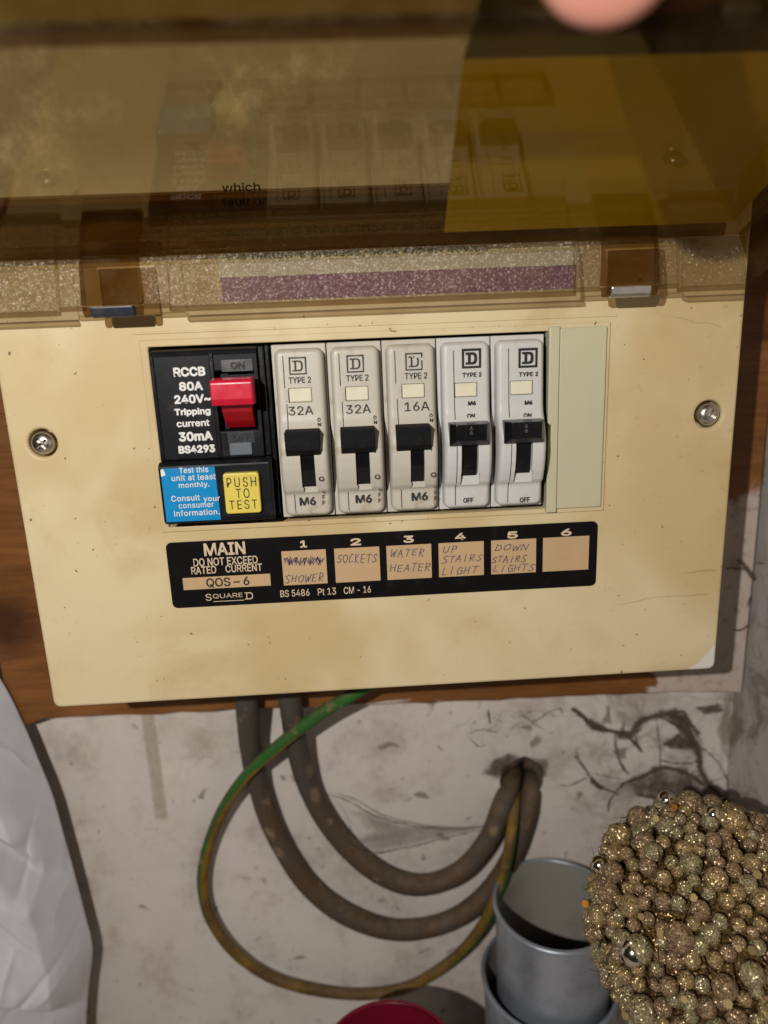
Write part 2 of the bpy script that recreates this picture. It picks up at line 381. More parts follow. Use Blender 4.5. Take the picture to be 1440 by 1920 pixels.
def glitter(name, col, col2, scale=1500):
    t = NT(name)
    vc = t.vor(scale, 'F1', 'Color')
    a = t.n('ShaderNodeVectorMath'); a.operation = 'SUBTRACT'; t.l(vc, a.inputs[0]); a.inputs[1].default_value = (.5, .5, .5)
    b = t.n('ShaderNodeVectorMath'); b.operation = 'SCALE'; t.l(a.outputs[0], b.inputs[0]); b.inputs['Scale'].default_value = 1.5
    g = t.n('ShaderNodeNewGeometry'); c = t.n('ShaderNodeVectorMath'); c.operation = 'ADD'; t.l(g.outputs['Normal'], c.inputs[0]); t.l(b.outputs[0], c.inputs[1])
    d = t.n('ShaderNodeVectorMath'); d.operation = 'NORMALIZE'; t.l(c.outputs[0], d.inputs[0])
    k = t.n('ShaderNodeSeparateColor'); t.l(vc, k.inputs[0])
    cl = t.mix(k.outputs[0], col, col2)
    return t.done(t.bsdf(cl, .34, .5, d.outputs[0], .6))

def metal(name, col, rough=.3, var=.3, scale=200, dirt=.3, metallic=1.0):
    t = NT(name)
    c = t.mix(t.math('MULTIPLY', t.ramp(t.noise(scale, 6, .65), .45, .75), dirt), col, [x * .35 for x in col])
    r = t.math('ADD', t.math('MULTIPLY', t.noise(scale * 2, 4), var), rough - var * .4)
    return t.done(t.bsdf(c, r, metallic, t.bump(t.noise(scale * 6, 3), .08, .0004)))

M = {}
M['cover'] = cover_mat()
M['base'] = plastic('cream_base_plastic', (.5, .38, .18), .5)
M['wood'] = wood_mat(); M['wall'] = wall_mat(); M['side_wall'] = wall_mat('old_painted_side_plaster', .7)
M['hole'] = plastic('crumbled_plaster', (.24, .17, .12), .9, (.05, .03, .02), .8)
M['mcb'] = plastic('aged_grey_plastic', (.60, .55, .455), .42, (.34, .23, .11), .7, 90)
M['mcb2'] = plastic('pale_grey_plastic', (.66, .64, .60), .42, (.36, .29, .2), .35, 90)
M['window'] = plastic('ivory_flag_plastic', (.86, .80, .60), .25, (.5, .42, .25), .3, 200, spec=.6)
M['black'] = plastic('black_moulded_plastic', (.008, .008, .010), .42, (.12, .10, .08), .22, 160, spec=.16, var=.2)
M['black_gloss'] = plastic('glossy_black_plastic', (.007, .007, .008), .24, (.06, .05, .04), .15, 160, spec=.4, var=.2)
M['black_matt'] = plastic('matt_black_plastic', (.009, .009, .010), .65, (.05, .045, .04), .2, 400, .2, .12)
M['dark'] = plastic('dark_gap', (.006, .004, .003), .8, amt=.1)
M['ink'] = plastic('black_print', (.012, .011, .011), .55, amt=.05)
M['worn_ink'] = plastic('worn_black_print', (.025, .023, .02), .55, (.3, .27, .2), .55, 260)
M['white_ink'] = plastic('white_print', (.82, .80, .76), .5, (.4, .38, .35), .3, 300)
M['tan_ink'] = plastic('tan_print', (.72, .56, .38), .5, (.4, .3, .2), .3, 300)
M['red'] = plastic('red_plastic', (.68, .005, .035), .3, (.2, .01, .01), .3, 160, spec=.5)
M['red_dark'] = plastic('red_plastic_stem', (.42, .006, .012), .35, (.15, .01, .01), .3, 160)
M['blue'] = plastic('blue_sticker', (.005, .27, .60), .3, (.02, .12, .3), .5, 60, spec=.6)
M['yellow'] = plastic('yellow_button', (.78, .62, .10), .4, (.45, .33, .05), .4, 150)
M['grey_ind'] = plastic('grey_indicator', (.16, .18, .2), .2, amt=.4, spec=.8)
M['strip'] = plastic('black_label_foil', (.007, .006, .006), .5, (.05, .045, .04), .18, 220, spec=.09, var=.3)
M['patch'] = plastic('tan_write_on_card', (.60, .40, .215), .65, (.45, .27, .13), .35, 60)
M['pen'] = plastic('blue_black_pen', (.13, .105, .14), .6, (.45, .31, .2), .6, 500)
M['blank'] = plastic('greenish_cream_plastic', (.60, .56, .37), .38, (.42, .38, .22), .25, 60)
M['screw'] = metal('dull_steel', (.62, .58, .52), .28, .3, 300, .6)
M['clip_metal'] = metal('brushed_aluminium', (.72, .72, .72), .3, .3, 400, .4)
M['clip_dark'] = plastic('dark_steel_blue', (.03, .035, .05), .3, amt=.3, spec=.4)
M['smoke'] = smoke('smoked_acrylic', (.79, .715, .485), .035, 0, .04)
M['smoke_ledge'] = smoke('grey_smoked_acrylic', (.70, .645, .55), .12, 0, .1)
M['smoke_peb'] = smoke('pebbled_smoked_acrylic', (.765, .725, .655), .42, .8, .12)
M['smoke_dark'] = smoke('dark_smoked_acrylic', (.56, .46, .31), .12, 0, .12)
M['paper'] = plastic('printed_paper', (.88, .87, .82), .6, (.6, .55, .45), .2, 60)
M['purple'] = plastic('purple_print', (.34, .13, .34), .6, (.3, .2, .25), .3, 200)
M['stk_yellow'] = plastic('yellow_sticker_back', (1.0, .78, .002), .55, (.9, .6, .002), .35, 40)
M['stk_dark'] = plastic('dark_sticker_header', (.075, .055, .05), .55, (.03, .02, .02), .4, 60)
SCUFF = [((at(px, py, 67).x, at(px, py, 67).z), r_) for px, py, r_ in ((592, 1440, .0125), (600, 1490, .0125), (500, 1570, .012), (520, 1605, .012), (800, 1640, .011), (925, 1560, .011))]
def cable_mat(name, col, dirt, amt):
    t = NT(name); o = t.xyz()
    low = t.ramp(o[2], -.19, -.235)
    d = t.math('MULTIPLY', t.ramp(t.noise(55, 7, .7), .3, .62), t.math('ADD', t.math('MULTIPLY', low, amt), .2))
    c = t.mix(d, col, dirt)
    c = t.mix(t.math('MULTIPLY', t.ramp(t.noise(75, 5, .65), .62, .69), .8), c, (.32, .20, .11))
    for (sx_, sz_), rr2 in SCUFF:
        dd = t.n('ShaderNodeVectorMath'); dd.operation = 'DISTANCE'; t.l(t.co, dd.inputs[0]); q_ = (sx_ * .001, .067, sz_ * .001); dd.inputs[1].default_value = q_
        c = t.mix(t.math('MULTIPLY', t.ramp(t.math('ADD', dd.outputs['Value'], t.math('MULTIPLY', t.noise(260, 6, .8), .014)), rr2 * .7, rr2, True), .75), c, (.34, .235, .13))
    gn = t.n('ShaderNodeNewGeometry'); sp = t.n('ShaderNodeSeparateXYZ'); t.l(gn.outputs['Normal'], sp.inputs[0])
    dust = t.math('MULTIPLY', t.math('MULTIPLY', t.ramp(sp.outputs[2], .0, .8), t.ramp(t.noise(140, 7, .75), .35, .65)), .6)
    c = t.mix(dust, c, (.21, .145, .09))
    c = t.mix(t.math('MULTIPLY', t.ramp(t.noise(600, 4, .7), .6, .7), .6), c, (.26, .19, .13))
    h = t.noise(500, 6, .7)
    return t.done(t.bsdf(c, .62, 0, t.bump(h, .5, .0009), .3))
M['cable'] = cable_mat('dusty_grey_sheath', (.085, .074, .063), (.11, .064, .032), .8)
M['green'] = cable_mat('green_sheath', (.02, .15, .022), (.10, .065, .02), .55)
M['earth_yellow'] = cable_mat('yellow_sheath', (.30, .165, .01), (.11, .06, .02), .75)
M['gold'] = glitter('gold_glitter', (.33, .225, .10), (.70, .52, .26), 2600)
M['gold2'] = glitter('bronze_glitter', (.28, .185, .10), (.60, .42, .25), 2900)
M['gold3'] = glitter('champagne_glitter', (.31, .25, .13), (.66, .56, .33), 2600)
M['core'] = glitter('dark_bronze_tinsel', (.06, .035, .012), (.34, .2, .07), 1500)
M['pearl'] = metal('silver_pearl', (.72, .66, .55), .16, .05, 100, .15)
M['sequin'] = metal('gold_sequin', (.30, .22, .10), .6, .1, 100, .1)
M['sequin_orange'] = metal('orange_sequin', (.36, .15, .02), .55, .1, 100, .1)
M['zinc'] = metal('galvanised_tin', (.47, .51, .57), .36, .25, 70, .4, .6)
M['zinc_in'] = plastic('tarnished_tin_inside', (.36, .33, .28), .5, (.22, .18, .12), .5, 40)
M['pot_red'] = plastic('dark_red_plastic', (.22, .008, .028), .3, (.12, .01, .02), .3, 60, spec=.5)
M['web'] = plastic('dusty_cobweb', (.17, .122, .088), .95, (.25, .19, .14), .8, 400, .5, .05)
def web_sheet_mat(name, cover, col):
    t = NT(name)
    tr = t.n('ShaderNodeBsdfTransparent'); df = t.n('ShaderNodeBsdfDiffuse'); t.setv(df.inputs[0], col)
    an = t.n('ShaderNodeAttribute'); an.attribute_name = 'feather'
    nn = t.math('ADD', t.math('MULTIPLY', t.noise(170, 8, .8, .8), .9), t.math('MULTIPLY', t.math('SUBTRACT', an.outputs['Fac'], 1.0), .55))
    f = t.math('MULTIPLY', t.ramp(nn, .06, .5), cover)
    m = t.n('ShaderNodeMixShader'); t.l(f, m.inputs[0]); t.l(tr.outputs[0], m.inputs[1]); t.l(df.outputs[0], m.inputs[2])
    return t.done(m.outputs[0])
M['web_sheet'] = web_sheet_mat('cobweb_sheet', .9, (.13, .093, .066)); M['web_thin'] = web_sheet_mat('thin_cobweb_sheet', .5, (.22, .17, .13))
def bag_mat():
    t = NT('white_polythene')
    c = t.mix(t.noise(14, 4), (.93, .92, .96), (.85, .84, .88))
    h = t.math('ADD', t.noise(22, 2, .5, .8, None, (2.2, 1, .7)), t.math('MULTIPLY', t.noise(160, 3), .05))
    rd = t.math('POWER', t.math('SUBTRACT', 1.0, t.math('ABSOLUTE', t.math('SUBTRACT', t.math('MULTIPLY', t.noise(13, 2, .45, 1.2, None, (2.2, 1, .9)), 2.0), 1.0))), 6.0)
    h = t.math('ADD', h, t.math('MULTIPLY', rd, .7))
    p = t.bsdf(c, t.math('ADD', t.math('MULTIPLY', t.noise(25, 3), .14), .1), 0, t.bump(h, .3, .004), 1.0)
    tl = t.n('ShaderNodeBsdfTranslucent'); t.setv(tl.inputs[0], (.7, .68, .7))
    m = t.n('ShaderNodeMixShader'); m.inputs[0].default_value = .12; t.l(p, m.inputs[1]); t.l(tl.outputs[0], m.inputs[2])
    return t.done(m.outputs[0])
M['bag'] = bag_mat()
def skin_mat():
    t = NT('skin')
    c = t.mix(t.noise(60, 5), (.72, .33, .25), (.64, .26, .19))
    return t.done(t.bsdf(c, .42, 0, t.bump(t.math('ADD', t.noise(500, 4), t.vor(900)), .15, .0004), .4, Subsurface_Weight=.12, Subsurface_Scale=.003))
M['skin'] = skin_mat(); M['nail'] = plastic('finger_nail', (.55, .27, .21), .25, amt=.05)

# ------------------------------------------------------------------ setting: back wall with a crumbled hole, side wall, cupboard floor
WY = 80.0
hc = at(978, 1462, WY); HR = []
for i in range(26):
    a = 2 * math.pi * i / 26; k = 1 + .22 * noise.noise((math.cos(a) * 1.7, math.sin(a) * 1.7, 3.1))
    HR.append((hc.x + 11.5 * k * math.cos(a), hc.z + 12.5 * k * math.sin(a)))
bm = bmesh.new()
outer = [bm.verts.new((x * .001, WY * .001, z * .001)) for x, z in ((-520, -400), (180, -400), (180, 420), (-520, 420))]
inner = [bm.verts.new((x * .001, WY * .001, z * .001)) for x, z in HR]
ed = [bm.edges.new((L[i], L[(i + 1) % len(L)])) for L in (outer, inner) for i in range(len(L))]
bmesh.ops.triangle_fill(bm, use_beauty=True, edges=ed)
back = [bm.verts.new((v.co.x, v.co.y + .03, v.co.z)) for v in inner]
n = len(inner); fb = []
for i in range(n): fb.append(bm.faces.new((inner[i], inner[(i + 1) % n], back[(i + 1) % n], back[i])))
fb.append(bm.faces.new(back))
for f in fb: f.material_index = 1
for f in bm.faces:
    if f.material_index == 0 and f.normal.y > 0: f.normal_flip()
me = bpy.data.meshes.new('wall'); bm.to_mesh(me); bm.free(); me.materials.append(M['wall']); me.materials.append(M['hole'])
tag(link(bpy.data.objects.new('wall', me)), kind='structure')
b = MB(); b.box(180.2, 200, -420, 110, -400, 420); tag(b.build('side_wall', M['side_wall'], origin=(0, 0, 0)), kind='structure')
b = MB(); b.box(-520, 200, -420, 110, -420, -400.5); tag(b.build('cupboard_floor', M['side_wall'], origin=(0, 0, 0)), kind='structure')

# ------------------------------------------------------------------ mounting board
b = MB(); rnd = random.Random(3)
P = [(-161, 52), (-161, -160)] + [(-159, -166.5), (-154, -168.3)]
for i in range(1, 40):
    x = -154 + i * 8.2
    P.append((x, -168.5 - x * .021 + rnd.uniform(-.5, .5)))
P += [(177, -174), (177.2, 52)]
b.prism_y(P, 68.2, WY - .3)
tag(b.build('mounting_board', M['wood'], bevel=.8, origin=(0, 0, 0)), 'brown wooden board with patchy white paint fixed to the wall behind the fuse box', 'board')

# ------------------------------------------------------------------ consumer unit
CU = empty('consumer_unit', (8, 0, -124), 'cream plastic household fuse box with a raised smoked lid and a row of switches', 'fuse box')
cut = MB(); cut.box(-61.7, 80.6, -30, 60, -60.9, -3.4)
for px, py in ((79, 831), (1329, 777)):
    c = at(px, py, 0); n = 28
    cut.prism_y([(c.x + 4.5 * math.cos(2 * math.pi * i / n), c.z + 4.5 * math.sin(2 * math.pi * i / n)) for i in range(n)], -5, 5)
b = MB(); b.prism_y(rr(-108.6, 125.8, -124, 40, 2.5, 4), 0, 22)
cover = b.build('cover', M['cover'], CU, bevel=1.1, seg=3, cut=cut, origin=(0, 0, 0))
b = MB(); b.prism_y(rr(-104, 121.5, -119.5, 36, 3), 22.2, 68); b.build('base_box', M['base'], CU, bevel=.8)
b = MB(); b.box(-61.5, 80.4, 14, 21.5, -60.7, -3.6); b.build('dark_backing', M['dark'], CU)  # near-black sheet, its colour stands in for the shade inside the opening
# raised surround of the window opening: outer step plus inner lip
b = MB(); o1 = [(-64.3, -62.6), (82.6, -62.6), (82.6, -1.2), (-64.3, -1.2)]; i1 = [(-61.7, -60.9), (80.6, -60.9), (80.6, -3.4), (-61.7, -3.4)]
for k in range(4):
    a0, a1, c1, c0 = o1[k], o1[(k + 1) % 4], i1[(k + 1) % 4], i1[k]
    b.add([(q[0], -.75, q[1]) for q in (a0, a1, c1, c0)], [(0, 1, 2, 3)])
    b.add([(a0[0], -.75, a0[1]), (a1[0], -.75, a1[1]), (a1[0], .05, a1[1]), (a0[0], .05, a0[1])], [(0, 1, 2, 3)])
    b.add([(c0[0], -.75, c0[1]), (c1[0], -.75, c1[1]), (c1[0], .05, c1[1]), (c0[0], .05, c0[1])], [(0, 1, 2, 3)])
b.build('window_surround', M['cover'], CU, bevel=.35, seg=2, origin=(0, 0, 0))
b = MB(); q = [(-66.2, 1.2), (-66.2, .55), (84.6, .3), (84.6, .95)]
b.prism_y(q, -.35, .1); b.build('moulded_rib', M['cover'], CU, bevel=.12, origin=(0, 0, 0))

def make_screw(px, py, ang):
    c = at(px, py, 0); cut = MB()
    for k in (0, 90):
        a = math.radians(ang + k); u = Vector((math.cos(a), 0, math.sin(a))); v = Vector((-math.sin(a), 0, math.cos(a)))
        pts = [c + u * 2.1 + v * .42, c - u * 2.1 + v * .42, c - u * 2.1 - v * .42, c + u * 2.1 - v * .42]
        cut.prism([p + Vector((0, -4 + k * .002, 0)) for p in pts], (0, 4.4 - k * .003, 0))
    b = MB(); b.lathe((c.x, 0, c.z), [(0, -1.55), (1.2, -1.5), (2.4, -1.15), (3.3, -.45), (3.75, .4), (3.75, 2.2), (0, 2.2)], 36, axis='y')
    return b.build('screw', M['screw'], CU, cut=cut)
make_screw(79.5, 831, 35); make_screw(1328.5, 777, 58)

# blanking plate
b = MB(); b.box(66.2, 81.2, -1.9, 3, -60.9, -2.6); b.box(62.6, 66, -2.7, 3, -61.9, -2.0)
b.build('blanking_plate', M['blank'], CU, bevel=.35, seg=2)

# ---- circuit breakers
NOSE = [(8, -5.4), (-1.2, -5.4), (-4.4, -5.9), (-5.4, -7.6), (-6.3, -25.6), (-6.7, -27.5), (-8.0, -30), (-9.6, -32.6), (-10.5, -35.2), (-10.8, -38.5), (-10.3, -42.5), (-9.2, -46.2), (-7.6, -49.6), (-6.1, -50.4), (-5.6, -51.2), (-5.2, -57.4), (-4.2, -58.4), (8, -58.4)]
def sy(z):
    p = NOSE[1:-1]
    for (y0, z0), (y1, z1) in zip(p[:-1], p[1:]):
        if z1 <= z <= z0: return y0 + (y1 - y0) * (z0 - z) / max(z0 - z1, 1e-6)
    return -4
def on(px, py):            # height of the breaker face under a pixel
    y = -6
    for _ in range(4): y = sy(at(px, py, y).z)
    return y - .22
def T(mb, s, px, py, w_, h_, m=1, bold=0.0, space=1.0): text(mb, s, px, py, w_, h_, on(px, py), m, bold, space)
def nose(b, x0, x1):
    R_, RC_ = 1.5, 2.2
    zt, zb = -5.5, -58.4
    us = [0, .05, .2, .45, .8, 1.15, 1.5, 2.2, 3.2]; W_ = x1 - x0
    xs = [x0 + u for u in us] + [x0 + W_ * q for q in (.3, .4, .5, .6, .7)] + [x1 - u for u in reversed(us)]
    zs = sorted(set([zt - u for u in us] + [zb + u for u in us] + [zt + (zb - zt) * q / 60 for q in range(4, 57)]), reverse=True)
    def base(z):
        z = min(max(z, -57.2), -7.7); return sy(z)
    def drop(x, z):
        hx, hz = W_ / 2, (zt - zb) / 2; qx = abs(x - (x0 + x1) / 2) - (hx - RC_); qz = abs(z - (zt + zb) / 2) - (hz - RC_)
        d = RC_ - (math.hypot(max(qx, 0), max(qz, 0)) + min(max(qx, qz), 0))      # distance inside the rounded outline
        if d <= 0: return 4.6
        return R_ - math.sqrt(max(0, R_ * R_ - (R_ - d) ** 2)) if d < R_ else 0
    nx, nz = len(xs), len(zs)
    F = [(x, min(base(z) + drop(x, z) * 1.6, -.4), z) for z in zs for x in xs]; K = [(x, 8, z) for z in zs for x in xs]
    fs = [(j * nx + i, j * nx + i + 1, (j + 1) * nx + i + 1, (j + 1) * nx + i) for j in range(nz - 1) for i in range(nx - 1)]
    N_ = nx * nz; fk = [tuple(N_ + q for q in reversed(f)) for f in fs]
    rim = [i for i in range(nx)] + [j * nx + nx - 1 for j in range(1, nz)] + [(nz - 1) * nx + i for i in range(nx - 2, -1, -1)] + [j * nx for j in range(nz - 2, 0, -1)]
    fr = [(rim[q], N_ + rim[q], N_ + rim[(q + 1) % len(rim)], rim[(q + 1) % len(rim)]) for q in range(len(rim))]
    b.add(F + K, fs + fk + fr, 0, True)
def breaker(i, kind, rating, dpx, tpx, tgx, worn=False, label=None):
    x0 = -24.2 + 17.1 * i; old = kind == 1; body_m = M['mcb'] if old else M['mcb2']
    nx0, nx1 = x0 + 1.15, x0 + 16.25
    e = bpy.data.objects.new('circuit_breaker', None); link(e, CU); WL[e.name] = Vector((x0 + 8.7, 0, -57))
    e.location = (WL[e.name] - WL[CU.name]) * .001; e.empty_display_size = .005
    if label: e['label'] = label
    s0, s1 = (nx0 + 6.3, nx0 + 10.7) if old else (nx0 + 5.2, nx0 + 10.5)
    cut = MB(); cut.box(s0, s1, -20, -5.8, -48.3 if old else -47.2, -31)
    if not old: cut.prism_x([(-20, -46), (-6.4, -46), (-6.6, -50.3), (-20, -50.0)], s0 - .1, s1 + .7)
    else: cut.box(s0 + .3, s1 + .3, -20, -6.6, -50.2, -48.0)
    # indicator recess
    ic = at(tpx[0], tpx[1], -6.2); iw = 3.6 if old else 3.55
    cut.box(ic.x - iw, ic.x + iw, -20, -5.0, ic.z - 2.25, ic.z + 2.25)
    b = MB(); nose(b, nx0, nx1)
    ob = b.build('body', [body_m], e, cut=cut); ob.data.set_sharp_from_angle(angle=math.radians(42))
    # shoulder plate behind the nose
    b = MB(); b.box(x0 + .15, x0 + 16.95, -1.6, 8, -59.2, -4.2); b.build('shoulder', [body_m], e, bevel=.3)
    # seam line, printed lettering
    b = MB()
    sx = nx0 + (2.75 if old else 3.75)
    def seam(x, za, zb):
        k = 10; zs = [za + (zb - za) * j / k for j in range(k + 1)]
        b = MB(); b.add([(x + dx, sy(z) - .16, z) for z in zs for dx in (-.10, .12)], [(2 * j, 2 * j + 1, 2 * j + 3, 2 * j + 2) for j in range(k)], 0)
        b.build('seam', [M['dark']], e, recalc=False)
    if old:
        seam(sx, -6.2, -17.2); seam(sx + .3, -22, -30.5); seam(nx0 + 3.4, -50.8, -57)
    else: seam(sx, -6.2, -29); seam(sx, -37, -57)
    b = MB(); DX, DY = dpx; yy = on(DX, DY)
    if old:
        square_d(b, DX, DY, 5.3, yy, 0, .42, worn)
        T(b, 'TYPE 2', DX + 4, DY + 26.5, 42, 12, 0, .012); T(b, rating, DX + 6, tpx[1] + 29, 47, 17, 0, .006)
        nx = tgx + 35
        T(b, 'O', nx - 3, 787 - i * 4, 6, 8, 0, .03); T(b, 'N', nx - 2, 796.5 - i * 4, 6.5, 8, 0, .035)
        T(b, 'I', nx - 2, 848 - i * 4, 3, 10, 0, .04); T(b, 'O', nx + 2, 898 - i * 4, 10.5, 9.5, 0, .035)
        for q, ch in enumerate('OFF'): T(b, ch, nx + 6, 921 - i * 4.5 + q * 11, 5.2, 8, 0, .025)
        T(b, 'M6', nx - 24, 940 - i * 4.5, 31, 16, 0, .035)
    else:
        square_d(b, DX, DY, 6.0, yy, 0, .72)
        T(b, 'TYPE 2', DX + 1, DY + 30.5, 36, 8.5, 0, .03, 1.05); T(b, 'M6', DX + 1, DY + 84, 15, 8.5, 0, .05)
        T(b, 'ON', DX - 1, DY + 108, 15, 9, 0, .03); T(b, 'OFF', DX - 6, DY + 266, 19, 9.5, 0, .025)
    b.build('lettering', [M['worn_ink'] if old else M['ink']], e, recalc=False)
    b = MB(); b.box(ic.x - iw + .15, ic.x + iw - .15, -5.75, -4, ic.z - 2.1, ic.z + 2.1); b.build('indicator', M['window'], e, bevel=.35)
    if old: b = MB(); b.box(ic.x - iw - .05, ic.x - iw - 1.1, -6.45, -5.4, ic.z - 1.7, ic.z + 1.7); b.build('indicator_shutter', M['mcb'], e, bevel=.1)
    # toggle: grip block plus drum in the slot
    b = MB(); tx = at(tgx, 820, -13).x
    if old:
        b.prism_x([(-7.6, -29.6), (-13.4, -29.9), (-13.2, -35.6), (-10.9, -37.6), (-7.6, -37.4)], tx - 5.3, tx + 5.3)
    else:
        f0 = [(tx - 4.3, -14.0, -29.9), (tx + 4.9, -14.0, -29.9), (tx + 4.9, -14.0, -34.8), (tx - 4.3, -14.0, -34.8)]
        k0 = [(tx - 6.2, -8.2, -29.6), (tx + 6.2, -8.2, -29.6), (tx + 6.2, -8.2, -37), (tx - 6.2, -8.2, -37)]
        md = [(tx - 6.2, -11.8, -29.7), (tx + 6.2, -11.8, -29.7), (tx + 6.2, -11.6, -36.6), (tx - 6.2, -11.6, -36.6)]
        vs = f0 + md + k0
        fs = [(0, 1, 2, 3), (8, 11, 10, 9)] + [(r * 4 + j, r * 4 + (j + 1) % 4, (r + 1) * 4 + (j + 1) % 4, (r + 1) * 4 + j) for r in (0, 1) for j in range(4)]
        b.add(vs, fs); b.box(tx - 2.1, tx + 2.6, -14.25, -13.8, -34.2, -30.6)
    tg = b.build('toggle', M['black_matt'] if old else M['black_gloss'], e, bevel=.28, seg=2)
    if not old:
        b = MB(); text(b, '6', tx and 0, 0, 1, 1, -15) if False else None
        cpx = tgx + 2
        for q, ch in enumerate('A6'): text(b, ch, cpx, 803 - (i - 3) * 4 + q * 8.5, 5.5, 7, -14.34, 0, .0)
        g = b.build('rating_mark', [plastic_grey], tg, recalc=False)
    b = MB(); pr = [(-4, -30)] + [(-9.4 + .0 * k, -31 - k * 0) for k in range(1)] + [(-9.6, -35), (-9.5, -38.5), (-9.0, -42.5), (-7.9, -46), (-6.9, -48.2), (-4, -48.2)]
    if not old: pr = [(-4, -30), (-8.8, -31), (-8.9, -36), (-8.6, -41), (-7.8, -45), (-7.1, -47), (-4, -47)]
    b.prism_x(pr, s0 + .15, s1 - .15); b.build('toggle_drum', M['black_gloss'], e, bevel=.15)
    return e
plastic_grey = plastic('grey_moulded_mark', (.16, .16, .16), .5, amt=.1)
breaker(0, 1, '32A', (558, 686), (563, 741), 566, label='aged grey breaker marked 32A beside the black gap')
breaker(1, 1, '32A', (666, 682), (669.5, 738), 671, label='aged grey breaker marked 32A with a brown stained corner')
breaker(2, 1, '16A', (776, 678), (775, 733), 776, True, label='aged grey breaker marked 16A with a worn emblem')
breaker(3, 2, '', (884, 672), (874, 731), 882)
breaker(4, 2, '', (990, 671), (978.5, 727), 985)

# ---- residual current breaker
RC = bpy.data.objects.new('residual_current_breaker', None); link(RC, CU); WL[RC.name] = Vector((-43, 0, -57)); RC.location = (WL[RC.name] - WL[CU.name]) * .001
b = MB(); cut = MB()
cut.box(-41.2, -29.4, -20, -1.0, -29.6, -11.3)      # toggle well
b.prism_x([(8, -4.2), (-1.5, -4.2), (-4.6, -4.8), (-5.4, -6.4), (-5.4, -38.2), (8, -38.2)], -60.6, -28.2)
b.build('upper_housing', M['black'], RC, bevel=.5, cut=cut)
b = MB(); b.prism_x([(8, -38.3), (-7.4, -38.3), (-8.8, -39.3), (-8.8, -57.0), (-7.6, -58.2), (8, -58.2)], -60.9, -26.2); b.build('lower_housing', M['black'], RC, bevel=.55)
b = MB(); b.box(-28.0, -26.3, -3.6, 8, -38.1, -4.4); b.box(-26.1, -24.9, -2.2, 8, -58, -4.2); b.box(-42.6, -41.3, -6.1, -5.2, -37.8, -5.6); b.box(-60.4, -59.2, -5.9, -5.2, -37.5, -6); b.build('rib', M['black_gloss'], RC, bevel=.3)
b = MB()
for s, px, py, w_, h_, bo in (('RCCB', 355, 697, 60, 18, .035), ('80A', 358, 724, 45, 17, .035), ('240V~', 361, 748, 69, 17, .035), ('Tripping', 361, 773, 68, 16, .03), ('current', 362, 794, 62, 12, .03), ('30mA', 367, 818, 64, 18, .035), ('BS4293', 369, 842, 69, 15, .04)):
    text(b, s, px, py, w_, h_, -5.62, 0, bo)
b.build('lettering', [M['white_ink']], RC, recalc=False)
b = MB()
for s, px, py, w_, h_ in (('ON', 445, 685, 26, 14), ('OFF', 453, 819, 33, 13)): text(b, s, px, py, w_, h_, -6.0, 0, .02)
for px, py, w_ in ((444, 685, 54), (452, 820, 48)):
    c = at(px, py, -5.6); b.flat(rr(c.x - w_ / 11.6, c.x + w_ / 11.6, c.z - 1.75, c.z + 1.75, .2, 2), -5.62, 1)
b.build('position_mark', [M['ink'], plastic('dark_grey_tab', (.032, .034, .038), .3, amt=.3, spec=.6)], RC, recalc=False)
b = MB(); c = at(451, 842, -6); b.box(c.x - 3.4, c.x + 3.6, -6.3, -5, c.z - 1.9, c.z + 1.9); b.build('indicator', M['grey_ind'], RC, bevel=.4)
b = MB(); b.prism_x([(-9, -12.9), (-15.0, -13.3), (-15.7, -14.1), (-15.7, -18.9), (-14.6, -20.9), (-9, -21.1)], -41.2, -28.9)
rt = b.build('red_toggle', M['red'], RC, bevel=.4, seg=3)
b = MB(); b.prism_x([(0, -20), (-10.5, -20.6), (-9.2, -23.4), (-6.2, -26.5), (-3, -29), (0, -29)], -39.4, -30.4); b.build('toggle_stem', M['red_dark'], rt, bevel=.3)
b = MB()
for k in range(7): b.lathe((-36.2 + (k % 2) * 2.2 + random.uniform(-.4, .4), -15.7, -15.3 - .4 * k), [(0, -.12), (.22, 0)], 8, axis='y')
b.build('cast_mark', M['red'], rt)
# blue sticker, with a folded corner
p0 = at(311, 869, -9); p1 = at(414, 970, -9)
b = MB(); b.add([(-58.6 - .6, -9.05, -39.9), (-43.4, -9.05, -39.9), (-43.0, -9.05, -57.0), (-60.0, -9.05, -57.0), (-60.0, -9.05, -42.4), (-58.6, -9.05, -41.9)], [(5, 0, 1, 2, 3, 4)], 0)
b.prism_y([(-52.6, -48.8), (-51.7, -48.8), (-52.0, -52.5), (-52.3, -52.5)], -9.12, -9.06, 0)
for s, px, py, w_, h_ in (('Test this', 363, 881, 55, 11), ('unit at least', 363, 895, 83, 11), ('monthly.', 364, 910, 58, 12), ('Consult', 348, 934, 54, 11), ('your', 397, 937, 31, 10), ('consumer', 368, 948, 66, 8), ('information.', 369, 961, 86, 11)):
    text(b, s, px, py, w_, h_, -9.14, 1, .012, 1.06)
b.build('test_reminder_sticker', [M['blue'], M['white_ink']], RC, recalc=False)
b = MB(); b.add([(-60.0, -9.1, -42.4), (-58.6, -9.1, -41.9), (-59.2, -9.1, -39.9), (-60.0, -9.2, -40.2)], [(0, 1, 2, 3)]); b.build('peeled_corner', M['paper'], RC, recalc=False)
b = MB(); q = rr(at(420, 920, -10.9).x, at(487, 920, -10.9).x, -54.9, -42.0, .9, 4); b.prism_y(q, -10.9, -8); 
tb = b.build('test_button', M['yellow'], RC, bevel=.4, seg=3)
b = MB()
for s, px, py, w_, h_ in (('PUSH', 452.5, 904, 55, 18), ('TO', 455, 925, 25, 18), ('TEST', 456, 946, 52, 17)): text(b, s, px, py, w_, h_, -11.05, 0, -.004, 1.25)
b.build('lettering', [M['ink']], tb, recalc=False)

